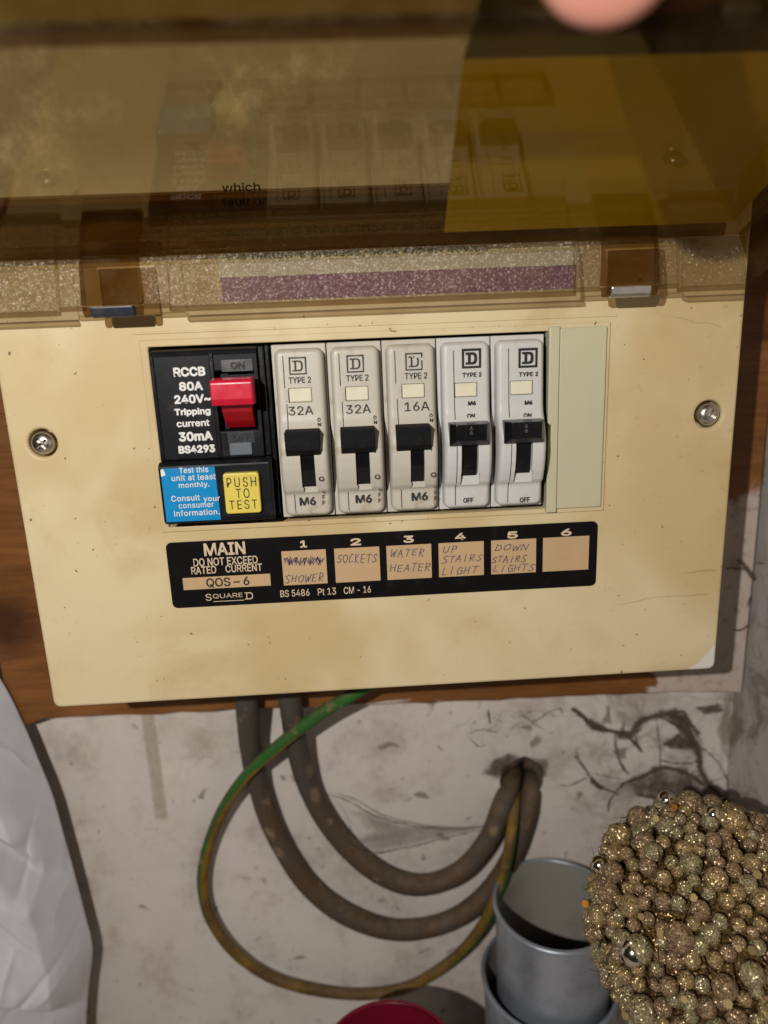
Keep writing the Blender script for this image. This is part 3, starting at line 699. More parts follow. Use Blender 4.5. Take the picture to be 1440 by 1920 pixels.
# ---- circuit label strip
b = MB(); b.prism_y(rr(-63.6, 80.9, -89.3, -66.3, 1.8, 5), -.45, -.02)
y = -.56
for s, px, py, w_, h_, bo in (('MAIN', 421, 1029, 78, 24, .02), ('DO NOT EXCEED', 423, 1052, 121, 15, .012), ('RATED', 382, 1069, 47, 14, .012), ('CURRENT', 457, 1065, 69, 14, .012), ('BS 5486', 553, 1112, 55, 13, .006), ('Pt 13', 613, 1109, 34, 13, .006), ('CM - 16', 670, 1106, 51, 13, .006),
        ('S', 391, 1120, 11, 13, .0), ('QUARE', 427, 1117, 56, 9, .0)):
    text(b, s, px, py, w_, h_, y, 1, bo)
for i, s in enumerate('123456'): text(b, s, (569, 667, 766, 863, 961, 1062)[i], (1020, 1016, 1011, 1006, 1003, 998)[i], (13 if i == 0 else 20), 13.5, y, 1, .035)
c0 = at(400, 1128, y); c1 = at(458, 1125, y); b.flat([(c0.x, c0.z - .12), (c1.x, c1.z - .12), (c1.x, c1.z + .1), (c0.x, c0.z + .1)], y, 1)
c = at(468, 1117, y)
def Dp(k): return [(c.x - 1.1 * k, c.z + 1.25 * k), (c.x - 1.1 * k, c.z - 1.25 * k), (c.x + .5 * k, c.z - 1.25 * k), (c.x + 1.1 * k, c.z - .7 * k), (c.x + 1.1 * k, c.z + .7 * k), (c.x + .5 * k, c.z + 1.25 * k)]
b.ring(Dp(1), Dp(.72), y, 1)
for zz in (-1.25, .95): b.flat([(c.x - 1.6, c.z + zz), (c.x - 1.1, c.z + zz), (c.x - 1.1, c.z + zz + .3), (c.x - 1.6, c.z + zz + .3)], y, 1)
LS = b.build('label_strip', [M['strip'], M['tan_ink']], CU, recalc=False)
def patch(x0, x1, z0, z1, name='write_on_patch', label=None):
    b = MB(); b.box(x0, x1, -.66, -.46, z0, z1); o = b.build(name, M['patch'], LS)
    if label: o['label'] = label
    return o
zt = (at(570, 1031, -.5).z + at(1060, 1007, -.5).z) / 2; zb = (at(571, 1094, -.5).z + at(1060, 1071, -.5).z) / 2
for i, (a, c_, lab) in enumerate(((529, 612, 'tan patch with a scribbled word above the word SHOWER'), (627.5, 712, 'tan patch with SOCKETS written by hand'), (725, 809, 'tan patch with WATER HEATER written by hand'), (822.5, 907, 'tan patch with UP STAIRS LIGHT written by hand'), (921, 1005, 'tan patch with DOWN STAIRS LIGHTS written by hand'), (1018, 1104, 'blank tan patch'))):
    x0 = at(a, 1055 - i * 4.6, -.6).x; x1 = at(c_, 1055 - i * 4.6, -.6).x
    p = patch(x0, x1, zb, zt, label=lab); b = MB(); yh = -.74
    if i == 0:
        q = [(at(535 + k * 1.85 + random.uniform(-7, 5), 1052 - k * .05 + (9 if k % 2 else -8) * random.uniform(.4, 1), yh).xz) for k in range(40)]; stroke(b, q, .24, yh, 0)
        q = [(at(535 + k * 9 + random.uniform(-2, 2), 1053 + (6 if k % 2 else -6), yh).xz) for k in range(9)]; stroke(b, q, .34, yh - .01, 0)
        hand(b, 'SHOWER', 533, 609, 1086, 17, yh - .02, 0)
    elif i == 1: hand(b, 'SOCKETS', 631, 708, 1049, 17, yh, 0)
    elif i == 2: hand(b, 'WATER', 731, 798, 1038, 15, yh, 0); hand(b, 'HEATER', 731, 809, 1066, 16, yh, 0)
    elif i == 3: hand(b, 'UP', 830, 859, 1031, 14, yh, 0); hand(b, 'STAIRS', 828, 905, 1049, 14, yh, 0); hand(b, 'LIGHT', 827, 897, 1071, 15, yh, 0)
    elif i == 4: hand(b, 'DOWN', 927, 992, 1028, 14, yh, 0); hand(b, 'STAIRS', 921, 988, 1050, 14, yh, 0); hand(b, 'LIGHTS', 924, 1003, 1067, 14, yh, 0)
    if b.v: b.build('handwriting', M['pen'], p, recalc=False) if False else b.build('handwriting', M['pen'], LS, recalc=False)
x0 = at(343, 1092, -.6).x; x1 = at(507, 1085, -.6).x; zc = at(425, 1091, -.6).z
p = patch(x0, x1, zc - 2.1, zc + 2.1, 'rating_patch'); b = MB(); text(b, 'QOS – 6', 427, 1091.5, 81, 18, -.76, 0, .012); b.build('lettering', [M['ink']], LS, recalc=False)

# ---- instruction label above the window
b = MB(); b.box(-37.8, 71.2, -.3, -.02, 16.2, 39.4, 0); b.box(-37.8, 71.2, -.3, -.02, 9.2, 16.1, 1)
for s, x, py, w_ in (('which', 452, 351, 72), ('fault or', 458, 378, 84), ('supply and should trip or switch', 630, 431, 415), ('the button is pressed, seek expert advice', 672, 474, 492)):
    text(b, s, x, py, w_, 17, -.4, 2, .02)
b.build('instruction_label', [M['paper'], M['purple'], M['ink']], CU, recalc=False)

# ---- smoked lid
lid_e = bpy.data.objects.new('lid', None); link(lid_e, CU); WL[lid_e.name] = Vector((8, -12, 7)); lid_e.location = (WL[lid_e.name] - WL[CU.name]) * .001
XL, XR, LEN, TH = -109.0, 118.2, 93.0, 2.2
def LP(x, s, h): v = FOLD + LD * s + LN * h; return Vector((x, v.y, v.z))
b = MB()
b.prism([LP(XL, 0, 0), LP(XL, LEN, 0), LP(XL, LEN, TH), LP(XL, 0, TH)], (XR - XL, 0, 0))
b.build('lid_panel', M['smoke'], lid_e)
b = MB()
for xa, xb in ((XL, XL + TH), (XR - TH, XR)):
    b.prism([LP(xa, 1, -.06), LP(xa, LEN - TH - .1, -.06), LP(xa, LEN - TH - .1, -15), LP(xa, 14, -15.5), LP(xa, 4.5, -15.5)], (xb - xa, 0, 0))
b.prism([LP(XL, LEN - TH, -.06), LP(XL, LEN, -.06), LP(XL, LEN, -11.2), LP(XL, LEN - TH, -11.2)], (XR - XL, 0, 0))
b.build('lid_rim', M['smoke'], lid_e)
b = MB()
b.prism([LP(XL, LEN - TH - 1.1, -11.3), LP(XL, LEN + .3, -11.3), LP(XL, LEN + .3, -12.6), LP(XL, LEN - TH - 1.1, -12.6)], (XR - XL, 0, 0))
b.build('lid_lip', M['smoke_dark'], lid_e)
b = MB(); SK_ = [(-11.6, 8.6), (-9.6, 22.0), (-8.0, 22.0), (-9.8, 8.6)]
for xa, xb in ((XL, -82.4), (-82.3, -75.2), (-58.5, -50.9), (-50.8, 67.3), (67.4, 75.2), (91.6, 98.4), (98.5, XR)):
    thick = xb - xa > 15
    if thick: b.prism([(xa, -13.6, 8.0), (xa, -11.2, 22.0), (xa, -8.6, 22.0), (xa, -10.8, 8.0)], (xb - xa, 0, 0))
    else: b.prism([(xa, -11.6, 9.0), (xa, -9.8, 22.0), (xa, -8.4, 22.0), (xa, -10.2, 9.0)], (xb - xa, 0, 0))
b.build('lid_skirt', M['smoke_peb'], lid_e, bevel=.25)
b = MB()
for xa, xb in ((XL, -82.4), (-50.8, 67.3), (98.5, XR)): b.box(xa, xb, -14.2, -10.6, 6.5, 7.9)
for xa, xb in ((-82.3, -75.2), (-58.5, -50.9), (67.4, 75.2), (91.6, 98.4)): b.box(xa, xb, -12.2, -10, 7.6, 8.9)
b.build('lid_ledge', M['smoke_ledge'], lid_e, bevel=.3)
for xa, xb, mt, lab in ((-75.1, -58.6, 'clip_dark', 'dark bluish hinge clip'), (75.3, 91.5, 'clip_metal', 'bare silver hinge clip')):
    b = MB(); b.prism([(xa, -15.6, 8.9), (xa, -12.6, 21.7), (xa, -10, 21.7), (xa, -10.4, 8.9)], (xb - xa, 0, 0))
    b.prism([(xa - .0, -14.6, 6.9), (xa, -15.2, 8.7), (xa, -11, 8.7), (xa, -11.6, 5.9), (xa, -13.6, 5.7)], (1.9, 0, 0)); b.prism([(xb - 1.9, -14.6, 6.9), (xb - 1.9, -15.2, 8.7), (xb - 1.9, -11, 8.7), (xb - 1.9, -11.6, 5.9), (xb - 1.9, -13.6, 5.7)], (1.9, 0, 0))
    b.build('hinge_lug', M['smoke_dark'], lid_e, bevel=.4)
    b = MB(); b.prism([(xa + 2.1, -14.4, 6.6), (xa + 2.1, -15.0, 8.6), (xa + 2.1, -11.5, 8.6), (xa + 2.1, -12, 5.6), (xa + 2.1, -13.4, 5.5)], (xb - xa - 4.2, 0, 0))
    o = b.build('hinge_clip', M[mt], lid_e, bevel=.4); o['label'] = lab
b = MB(); b.prism_x([(-3.4, 22.4), (-7.5, 39.2), (-8.6, 39.2), (-4.6, 22.4)], -104, 115); b.build('added_smoked_strip', M['smoke_dark'], lid_e)  # added smoked strip, there only to darken the band behind the fold
# sticker on the outer side, seen from behind
a0 = lid_at(868, 112); a1 = lid_at(830, 448); a2 = lid_at(898, 45); a3 = lid_at(1400, 112)
hs = a0[1]
def S(x, s): return LP(x, s, TH + .12)
b = MB(); xr = 113.5
b.add([S(a1[0], 3), S(xr, 3), S(xr, hs), S(a0[0], hs)], [(0, 1, 2, 3)], 0); b.add([S(a0[0], hs + .02), S(xr, hs + .02), S(xr, LEN - 4), S(a2[0], LEN - 4)], [(0, 1, 2, 3)], 1)
o = b.build('warning_sticker', [M['stk_yellow'], M['stk_dark']], lid_e, recalc=False)

# ------------------------------------------------------------------ cables
def path(pts, ys): return catmull([at(px, py, y_) for (px, py), y_ in zip(pts, ys)], 8)
P1 = [(459, 1270), (463, 1320), (470, 1400), (487, 1480), (520, 1568), (575, 1655), (645, 1712), (735, 1743), (825, 1733), (895, 1693), (950, 1625), (985, 1540), (998, 1478), (1000, 1450)]
b = MB(); b.tube(path(P1, [58, 59, 67, 73, 74, 74, 73, 73, 73, 73, 74, 76, 84, 102]), 5.1, 18)
tag(b.build('cable', M['cable']), 'thick grey cable forming the longer of two grey loops under the box', 'cable', 'grey supply cables')
P2 = [(535, 1270), (545, 1320), (557, 1400), (581, 1480), (622, 1552), (680, 1615), (743, 1652), (803, 1658), (866, 1632), (915, 1575), (942, 1510), (958, 1465), (962, 1440)]
b = MB(); b.tube(path(P2, [57, 58, 66, 72, 73, 72, 71, 71, 71, 72, 76, 86, 104]), 5.1, 18)
tag(b.build('cable', M['cable']), 'thick grey cable forming the shorter inner loop with a brown scuff', 'cable', 'grey supply cables')
P3 = [(700, 1280), (655, 1306), (590, 1345), (520, 1400), (461, 1455), (416, 1522), (388, 1595), (380, 1660), (395, 1722), (440, 1785), (510, 1833), (600, 1858), (690, 1864), (770, 1848), (850, 1798), (905, 1735), (940, 1655), (958, 1570), (966, 1490), (968, 1448)]
Y3 = [45, 46, 51, 57, 63, 69, 72, 73, 73, 73, 73, 73, 73, 72, 69, 65, 63, 65, 82, 102]
def stripe(t, p, c):
    a = math.atan2(p.z - c.z, -(p.y - c.y) + (p.x - c.x) * .0001)
    d = (p - c); lat = (d.x * .8 + d.z * .1 - d.y * .2) / 2.75
    lo = .8 if t < .12 else .72 - (t - .12) * 2.2
    if t > .78: return 1 if d.x - d.z < .8 else 0
    if t > .42: return 0 if d.z < -1.5 else 1
    return 1 if lat > lo else 0
b = MB(); b.tube(path(P3, Y3), 2.75, 28, mf=stripe)
tag(b.build('earth_wire', [M['green'], M['earth_yellow']]), 'thin green and yellow striped earth wire hanging in the widest loop', 'wire')

# ------------------------------------------------------------------ cobwebs
def zz(q, k=0):      # points read off an enlarged crop of the photograph
    ox, oy, s = ((880, 1240, 2.571), (1180, 960, 4.365), (0, 0, 1))[k]
    return (ox + q[0] / s, oy + q[1] / s)
def strands(b, L, y0, k=0, m=0):
    for wd, pts in L:
        yy = [y0 + 2.0 * noise.noise((p[0] * .01, p[1] * .01, wd)) for p in pts]
        C = catmull([at(*zz(p, k), y_) for p, y_ in zip(pts, yy)], 7); r = wd * .085
        for q in range(max(1, int(wd * .6))):
            sd = random.random() * 50; am = .35 + wd * .055; ph = random.uniform(-1, 1) * wd * .035; pv = random.uniform(-1, 1) * wd * .035
            D = [p + Vector((ph + am * noise.noise((p.x * .28, p.z * .28, sd)), .5 * noise.noise((p.x * .2, sd, 1)), pv + am * noise.noise((p.x * .28, p.z * .28, sd + 9)))) for p in C]
            r0 = random.uniform(.07, .2) if wd > 2.5 else .05
            b.tube(D, lambda t, r0=r0, sd=sd: r0 * (.3 + 2.4 * max(0, noise.noise((t * 9, sd, 0))) + .5 * math.sin(math.pi * t)), 5, m)
        if wd > 8:
            n_ = len(C); L_ = []; R_ = []
            for a_ in range(n_):
                tn = (C[min(a_ + 1, n_ - 1)] - C[max(a_ - 1, 0)]).normalized(); nn = Vector((-tn.z, 0, tn.x)); ww = wd * .34 * (.55 + .8 * abs(noise.noise((a_ * .4, wd, 3))))
                L_.append(C[a_] + nn * ww); R_.append(C[a_] - nn * ww)
            C_ = [p + Vector((0, -.2, 0)) for p in C]; ff = [min(1, 2.2 * math.sin(math.pi * (a_ + .3) / n_) + .1) for a_ in range(n_)]
            b.add(L_ + C_ + R_, [(r_ * n_ + a_, r_ * n_ + a_ + 1, (r_ + 1) * n_ + a_ + 1, (r_ + 1) * n_ + a_) for r_ in (0, 1) for a_ in range(n_ - 1)], 1, feather=[0] * n_ + ff + [0] * n_)
def sheet(b, pts, y0, k=0, m=1):
    P = [at(*zz(p, k), y0 + 1.5 * noise.noise((p[0] * .02, p[1] * .02, 4))) for p in pts]; c = sum(P, Vector()) / len(P)
    P = [p + (p - c) * .3 for p in P]; n_ = len(P); Q = [p + (c - p) * .4 + Vector((0, -.3, 0)) for p in P]
    b.add(P + Q + [c], [(i, (i + 1) % n_, n_ + (i + 1) % n_, n_ + i) for i in range(n_)] + [(n_ + i, n_ + (i + 1) % n_, 2 * n_) for i in range(n_)], m, feather=[0] * n_ + [.75] * n_ + [.9])
b = MB()
strands(b, [(9, [(490, 225), (530, 255), (570, 290)]), (20, [(560, 280), (600, 310), (640, 330)]), (10, [(630, 325), (700, 340), (750, 355), (790, 390), (830, 440)]), (17, [(780, 330), (830, 285), (900, 262), (960, 250), (1030, 240)]),
    (22, [(960, 250), (1030, 300), (1070, 370), (1100, 430), (1110, 510)]), (17, [(1100, 480), (1115, 530), (1150, 590), (1210, 650), (1270, 695)]), (5, [(700, 350), (708, 440), (740, 520), (770, 545)]), (5, [(900, 300), (915, 400), (915, 480), (920, 520)]),
    (15, [(730, 590), (830, 555), (920, 515), (1000, 522), (1080, 560), (1130, 600)]), (7, [(740, 590), (690, 650), (670, 690), (672, 730)]), (7, [(500, 450), (550, 510), (590, 570), (640, 610), (720, 645)]), (14, [(585, 570), (615, 600), (640, 612)]), (4, [(1150, 440), (1200, 490), (1240, 570), (1265, 660)]),
    (6, [(920, 480), (1000, 492), (1080, 490)]), (9, [(930, 405), (980, 380), (1010, 350)]), (9, [(1030, 240), (1060, 300), (1110, 350)]), (5, [(510, 430), (520, 470)]), (8, [(740, 290), (735, 340), (720, 370)]), (9, [(800, 640), (870, 655), (1000, 680), (1200, 690)])], 75)
strands(b, [(4, [(660, 240), (640, 300), (655, 340)]), (3, [(820, 300), (800, 380), (830, 430)]), (3, [(1040, 250), (1080, 330), (1120, 390)]), (3, [(1090, 400), (1150, 440), (1180, 470)]), (3, [(560, 560), (480, 600), (430, 590)]), (3, [(600, 540), (680, 560), (740, 570)])], 75)
sheet(b, [(730, 590), (830, 555), (920, 515), (1050, 545), (1130, 600), (1240, 690), (1100, 720), (1000, 695), (900, 670), (800, 650)], 76)
sheet(b, [(690, 330), (780, 330), (830, 300), (840, 320), (790, 370), (750, 380), (710, 380)], 76); sheet(b, [(900, 262), (1030, 240), (1075, 340), (1110, 430), (1060, 420), (1010, 340), (960, 270)], 76)
sheet(b, [(920, 390), (1010, 350), (1080, 400), (1050, 430), (960, 420)], 77); sheet(b, [(550, 270), (650, 310), (700, 345), (640, 345), (580, 310)], 77); sheet(b, [(1080, 220), (1210, 200), (1240, 240), (1130, 260)], 77)
tag(b.build('cobweb', [M['web'], M['web_sheet']], origin=(0, 0, 0), recalc=False), 'dense brown dusty cobweb in the corner above the glitter ball', 'cobweb')
b = MB()
strands(b, [(5, [(610, 1488), (650, 1500), (700, 1528), (760, 1545), (830, 1555), (915, 1550)]), (3, [(650, 1580), (690, 1600), (760, 1590), (840, 1570), (915, 1552)]), (3, [(612, 1495), (640, 1540), (650, 1580)])], 66, 2)
for q in ([(640, 1510), (700, 1530), (760, 1547), (915, 1551), (830, 1572), (760, 1590), (690, 1600), (652, 1580), (690, 1560)],): sheet(b, q, 66, 2)
tag(b.build('cobweb', [M['web'], M['web_thin']], origin=(0, 0, 0), recalc=False), 'thin grey triangular cobweb stretched across the inner cable loop', 'cobweb')
b = MB()
strands(b, [(11, [(890, 390), (930, 430), (970, 480), (1030, 550)]), (6, [(800, 460), (870, 462), (960, 466)]), (6, [(990, 690), (975, 740), (960, 770)]), (4, [(1020, 410), (1080, 415), (1130, 430)]), (5, [(850, 970), (920, 960), (965, 930)])], 64, 1)
tag(b.build('cobweb', [M['web'], M['web_sheet']], origin=(0, 0, 0), recalc=False), 'dark cobweb strands hanging off the right edge of the board', 'cobweb')
b = MB(); rr_ = random.Random(11)
L = [(3.5, [(0, 345), (60, 330), (140, 345)]), (4, [(90, 235), (100, 300)]), (3, [(430, 222), (360, 260), (290, 300)]), (3, [(240, 240), (300, 290), (360, 330)]), (4, [(435, 225), (445, 250)]), (3, [(0, 370), (40, 410), (80, 400)]), (3, [(170, 230), (220, 270), (300, 240), (360, 235)])]
for k in range(14):
    x = rr_.uniform(0, 520); z = rr_.uniform(225, 330); L.append((rr_.uniform(1.2, 2.4), [(x, z), (x + rr_.uniform(-60, 60), z + rr_.uniform(10, 50)), (x + rr_.uniform(-110, 110), z + rr_.uniform(20, 90))]))
strands(b, L, 78)
for q in ([(60, 540), (110, 470), (190, 440), (270, 470), (200, 520), (130, 570)], [(250, 460), (380, 470), (370, 560), (330, 540), (270, 510)]): sheet(b, q, 77)
tag(b.build('cobweb', [M['web'], M['web_sheet']], origin=(0, 0, 0), recalc=False), 'fine hairlike cobweb threads along the lower edge of the board above the wall hole', 'cobweb')

# ------------------------------------------------------------------ tin pots
def pot(c, R, Rb, H, mo, mi):
    b = MB(); c = Vector(c)
    prof = [(0, -H), (Rb, -H), (R - 1.2, -2.2)] + [(R - .9 + 1.25 * math.cos(a), -1.2 + 1.25 * math.sin(a)) for a in [math.radians(q) for q in range(-110, 150, 20)]]
    b.lathe(c, prof, 72, 0)
    b.lathe(c, [(R - 1.9, -.6), (Rb - .8, -H + .8), (0, -H + .8)], 72, 1)
    return b
p1 = at_depth(1040, 1690, .338)
b = pot(p1, 28.8, 25.5, 118, 0, 1)
tag(b.build('tin_pot', [M['zinc'], M['zinc_in']], origin=(p1.x, p1.y, p1.z - 118), recalc=False), 'grey tin pot, the upper one, open rim beside the glitter ball', 'pot', 'stacked tin pots')
p2 = Vector((p1.x - 1.8, p1.y, -306))
b = pot(p2, 32.5, 29.5, 94, 0, 1)
tag(b.build('tin_pot', [M['zinc'], M['zinc_in']], origin=(p2.x, p2.y, p2.z - 94), recalc=False), 'grey tin pot, the lower one, only its left rim showing under the upper pot', 'pot', 'stacked tin pots')
p3 = at_depth(730, 1997, .29)
b = pot(p3, 29.5, 25, 400.4 + p3.z, 0, 0)
tag(b.build('red_pot', [M['pot_red'], M['pot_red']], origin=(p3.x, p3.y, -400.4), recalc=False), 'dark red plastic pot with only the far rim showing below the wire loop', 'pot')

# ------------------------------------------------------------------ glitter ball ornament
oc = at_depth(1340, 1741, .252); RB = 38.5
OR = empty('glitter_ornament', (oc.x, oc.y, -400.4), 'gold glitter ball of clustered berries in front of the tin pots', 'ornament')
b = MB(); ico = bmesh.new(); bmesh.ops.create_icosphere(ico, subdivisions=5, radius=1)
IC = ([v.co.copy() for v in ico.verts], [tuple(v.index for v in f.verts) for f in ico.faces]); ico.free()
b.add([oc + v * (RB - 2 + 2.2 * noise.noise(v * 9)) for v in IC[0]], IC[1], 0, True); b.build('core', M['core'], OR)
b = MB(); b.tube([oc + Vector((0, 0, -30)), Vector((oc.x, oc.y, -398))], 4, 12); b.lathe((oc.x, oc.y, 0), [(0, -394), (22, -395), (26, -400.3), (0, -400.3)], 40); b.build('stand', M['core'], OR)
ico = bmesh.new(); bmesh.ops.create_icosphere(ico, subdivisions=4, radius=1)
IB = ([v.co.copy() for v in ico.verts], [tuple(v.index for v in f.verts) for f in ico.faces]); ico.free()
rb = random.Random(21); berries = []; camp = Vector((0, CAMY, 0)); tries = 0
while tries < 30000 and len(berries) < 680:
    tries += 1
    d = Vector((rb.gauss(0, 1), rb.gauss(0, 1), rb.gauss(0, 1))).normalized()
    if tries < 9000: r = rb.choice((4.4, 3.0, 3.6, 2.4, 2.8, 2.2))
    elif tries < 18000: r = rb.uniform(1.8, 2.6)
    else: r = rb.uniform(1.0, 1.8)
    p = oc + d * (RB + r * rb.uniform(.2, 1.1) + (1.5 if r < 2 else 0))
    if all((p - q).length > (r + s) * .86 for q, s in berries): berries.append((p, r))
def seen(pr):
    p, r = pr; v = (camp - oc).normalized(); return r if (p - oc).normalized().dot(v) > .25 and p.x < 160 else r * .01
berries.sort(key=seen, reverse=True)
def berry_mesh(mb, p, r, sd): mb.add([p + v * r * (1 + .06 * noise.noise(v * 3 + Vector((sd, 0, 0))) + .05 * noise.noise(v * 22 + Vector((sd, 8, 0))) + .035 * noise.noise(v * 11 + Vector((sd, 3, 0)))) for v in IB[0]], IB[1], 0, True)
protos = []
for k, mt in enumerate(('gold', 'gold2', 'gold3')):
    b = MB(); p, r = berries[k]; berry_mesh(b, Vector((0, 0, 0)), 3, k * 7.3); o = b.build('berry', M[mt], None, origin=(0, 0, 0)); o.parent = OR
    o.location = (p - WL[OR.name]) * .001; o.scale = (r / 3, r / 3, r / 3); protos.append(o)
for k, (p, r) in enumerate(berries[3:100]):
    o = rb.choice(protos).copy(); COL.objects.link(o); o.parent = OR; o.location = (p - WL[OR.name]) * .001; o.scale = (r / 3, r / 3, r / 3)
    o.rotation_euler = (rb.uniform(0, 6), rb.uniform(0, 6), rb.uniform(0, 6))
b = MB()
for k, (p, r) in enumerate(berries[100:]):
    b.add([p + v * r for v in IB[0]], IB[1], rb.randrange(3), True)
o = b.build('small_berries', [M['gold'], M['gold2'], M['gold3']], OR); o['kind'] = 'stuff'
def on_ball(px, py, extra):
    d = ray(px, py).normalized(); oc2 = oc - Vector((0, CAMY, 0)); t = d.dot(oc2); h = (RB + extra) ** 2 - (oc2.length_squared - t * t)
    return Vector((0, CAMY, 0)) + d * (t - math.sqrt(max(h, 0)))
for px, py, r in ((1187, 1786, 4.4), (1250, 1500, 3.3), (1124, 1622, 3.4), (1338, 1527, 2.8)):
    p = on_ball(px, py, 4.5); b = MB(); b.add([p + v * r for v in IB[0]], IB[1], 0, True); b.build('silver_bead', M['pearl'], OR)
for k, (px, py) in enumerate(((1283, 1874), (1173, 1905), (1202, 1719), (1385, 1778), (1410, 1782), (1300, 1683), (1265, 1513), (1240, 1752), (1097, 1695), (1365, 1882), (1420, 1640), (1230, 1535))):
    p = on_ball(px, py, 6.3); nrm = (camp - p).normalized() + Vector((rb.uniform(-.3, .3), 0, rb.uniform(-.3, .3))); nrm.normalize(); u = nrm.orthogonal().normalized(); v = nrm.cross(u)
    rad = rb.uniform(1.0, 1.5); b = MB(); b.prism([p + (u * math.cos(a) + v * math.sin(a)) * rad for a in [math.pi / 3 * q for q in range(6)]], nrm * .15)
    b.build('sequin', M['sequin_orange' if k in (6, 8) else 'sequin'], OR)
b = MB()
for k in range(420):
    d = Vector((rb.gauss(0, 1), rb.gauss(0, 1), rb.gauss(0, 1))).normalized(); p = oc + d * (RB + 1); e = oc + (d + Vector((rb.uniform(-.25, .25), rb.uniform(-.25, .25), rb.uniform(-.25, .25)))).normalized() * (RB + rb.uniform(4, 8.5))
    b.tube([p, (p + e) / 2 + Vector((rb.uniform(-.6, .6), 0, rb.uniform(-.6, .6))), e], lambda t: .38 * (1.1 - t), 5)
o = b.build('tinsel', M['core'], OR); o['kind'] = 'stuff'

# ------------------------------------------------------------------ plastic bag
edge = [(-22, 1238), (14, 1296), (45, 1360), (70, 1420), (98, 1490), (118, 1560), (140, 1640), (158, 1710), (173, 1778), (166, 1850), (162, 1925), (170, 2010)]
BY = 66
E = catmull([at(px, py, BY) for px, py in edge], 16)
b = MB(); NU = 190; rows = []; creases = []
rc = random.Random(5)
cells = [Vector((rc.uniform(-320, -160), rc.uniform(-420, -140))) for _ in range(26)]
CR = []
for A_, W_, pts in ((2.2, 1.1, [(145, 740), (160, 855)]), (2.4, 1.2, [(225, 1040), (300, 1270)]), (1.8, .9, [(315, 1140), (290, 1235)]), (2.6, 1.2, [(235, 1380), (320, 1560)]), (2.0, 1.0, [(190, 1440), (240, 1540)]),
    (3.0, 2.6, [(75, 1130), (140, 1210), (130, 1400)]), (2.0, 1.3, [(60, 1560), (20, 1780)]), (-2.5, 1.2, [(80, 760), (60, 1300)]), (-2.2, 1.6, [(490, 1530), (330, 1600), (240, 1720), (0, 1920)]), (2.2, 2.0, [(150, 420), (230, 760), (420, 1200)]),
    (-1.8, 1.2, [(110, 500), (170, 900), (240, 1300)]), (2.0, 1.5, [(300, 1350), (320, 1560), (250, 1690)]), (1.6, 1.2, [(20, 600), (90, 1000)]), (1.8, 1.4, [(400, 1700), (200, 1850)]), (1.6, 1.0, [(330, 1000), (400, 1300)])):
    Q_ = [at(px / 2.823, 1240 + py / 2.823, 35) for px, py in pts]; CR += [(A_, W_, a.x, a.z, c.x, c.z) for a, c in zip(Q_[:-1], Q_[1:])]
def ridges(x, z):
    k = 0
    for A_, W_, ax, az, bx, bz in CR:
        dx, dz = bx - ax, bz - az; t = max(0, min(1, ((x - ax) * dx + (z - az) * dz) / (dx * dx + dz * dz)))
        d = math.hypot(x - ax - t * dx, z - az - t * dz)
        if d < 4 * W_: k += A_ * math.exp(-d / W_) * (.4 + .6 * math.sin(math.pi * (.1 + .8 * t)))
    return k
def bag_y(x, z, u):
    base = BY - 46 * (math.sin(math.pi * .5 * min(1, u * 1.6))) ** .8
    q = Vector((x + 5 * noise.noise((x * .03, z * .03, 2)), z + 5 * noise.noise((x * .03, z * .03, 8))))
    ds = sorted(math.hypot((q.x - c.x) * 1.5 + (q.y - c.y) * .45, (q.y - c.y) * .55) for c in cells)
    k = min(7.5, (ds[1] - ds[0]) * .5)
    k += 5 * noise.noise((x * .025 + z * .012, z * .008, 1)) + 5 * (.5 - abs(noise.noise((x * .07 + z * .03, z * .014, 7)))) + 1.2 * abs(noise.noise((x * .2 + z * .09, z * .05, 5)))
    return base - (k * 1.25 + ridges(x, z)) * min(1, u * 14)
vs = []; 
for i, p in enumerate(E):
    for j in range(NU + 1):
        u = (j / NU) ** 1.3; x = p.x - u * 150; z = p.z + 4 * u * noise.noise((i * .1, u * 3, 0)); vs.append((x, bag_y(x, z, u), z))
nE = len(E)
fs = [(i * (NU + 1) + j, i * (NU + 1) + j + 1, (i + 1) * (NU + 1) + j + 1, (i + 1) * (NU + 1) + j) for i in range(nE - 1) for j in range(NU)]
b.add(vs, fs, 0, True)
vb = [(v[0], BY + (BY - v[1]) * .15 + .01, v[2]) for v in vs]; b.add(vb, [tuple(reversed(f)) for f in fs], 0, True)
tag(b.build('plastic_bag', M['bag'], origin=(-250, 50, -400)), 'crumpled white plastic bag hanging against the wall below the board', 'bag')

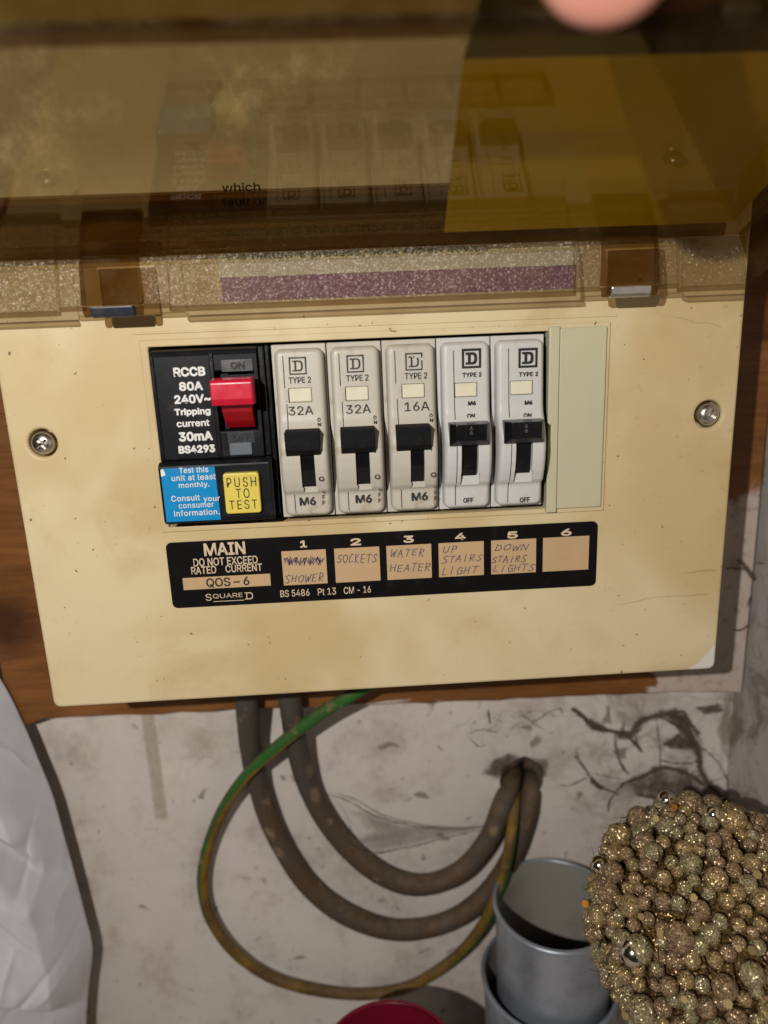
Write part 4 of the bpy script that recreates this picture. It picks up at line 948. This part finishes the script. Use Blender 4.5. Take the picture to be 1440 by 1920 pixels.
# ------------------------------------------------------------------ hand holding the lid up
def skin_body(name, verts, edges, mat):
    me = bpy.data.meshes.new(name); me.from_pydata([Vector(v[0]) * .1 for v in verts], edges, []); o = bpy.data.objects.new(name, me); COL.objects.link(o)
    sk = o.modifiers.new('s', 'SKIN'); sk.use_smooth_shade = True
    lay = me.skin_vertices[0].data if me.skin_vertices else None
    if lay is None:
        bm = bmesh.new(); bm.from_mesh(me); bm.verts.layers.skin.verify(); bm.to_mesh(me); bm.free(); lay = me.skin_vertices[0].data
    for k, v in enumerate(verts):
        r = v[1]; r = r if isinstance(r, tuple) else (r, r); lay[k].radius = (r[0] * .1, r[1] * .1); lay[k].use_root = (k == 0)
    ss = o.modifiers.new('ss', 'SUBSURF'); ss.levels = 3; ss.render_levels = 3
    bpy.context.view_layer.update(); dg = bpy.context.evaluated_depsgraph_get()
    nm = bpy.data.meshes.new_from_object(o.evaluated_get(dg)); o.modifiers.clear(); old = o.data; o.data = nm; nm.name = name; bpy.data.meshes.remove(old)
    nm.transform(Matrix.Scale(.01, 4))
    nm.materials.clear(); nm.materials.append(mat)
    for p in nm.polygons: p.use_smooth = True
    return o
tt = at_depth(1133, -86, .094)
V = [((92, -128, 140), (26, 14)), ((120, -160, 200), (24, 17)), ((160, -215, 270), (27, 22)),
     ((68, -122, 118), 14), (tuple(tt + Vector((13, 13, 36))), 10.5), (tuple(tt + Vector((4, 10, 13))), 10.3), (tuple(tt + Vector((1.2, 3, 3.5))), 10.8), (tuple(tt + Vector((0, -2.5, -1))), 10.2), (tuple(tt + Vector((-.2, -4.5, -2.5))), 7.5)]
Eg = [(0, 1), (1, 2), (0, 3), (3, 4), (4, 5), (5, 6), (6, 7), (7, 8)]
for fx, ln in ((46, 1.0), (64, 1.08), (82, 1.0), (98, .85)):
    k = len(V)
    V += [((fx + 4, -112, 128), 9.5), ((fx, -84, 112 * ln), 8.5), ((fx - 2, -66, 90), 7.6), ((fx - 3, -62, 71), 6.6)]
    Eg += [(0, k), (k, k + 1), (k + 1, k + 2), (k + 2, k + 3)]
o = skin_body('person', V, Eg, M['skin'])
tag(o, 'pink thumb tip of a hand holding the smoked lid open', 'person')

# tidy unused font data
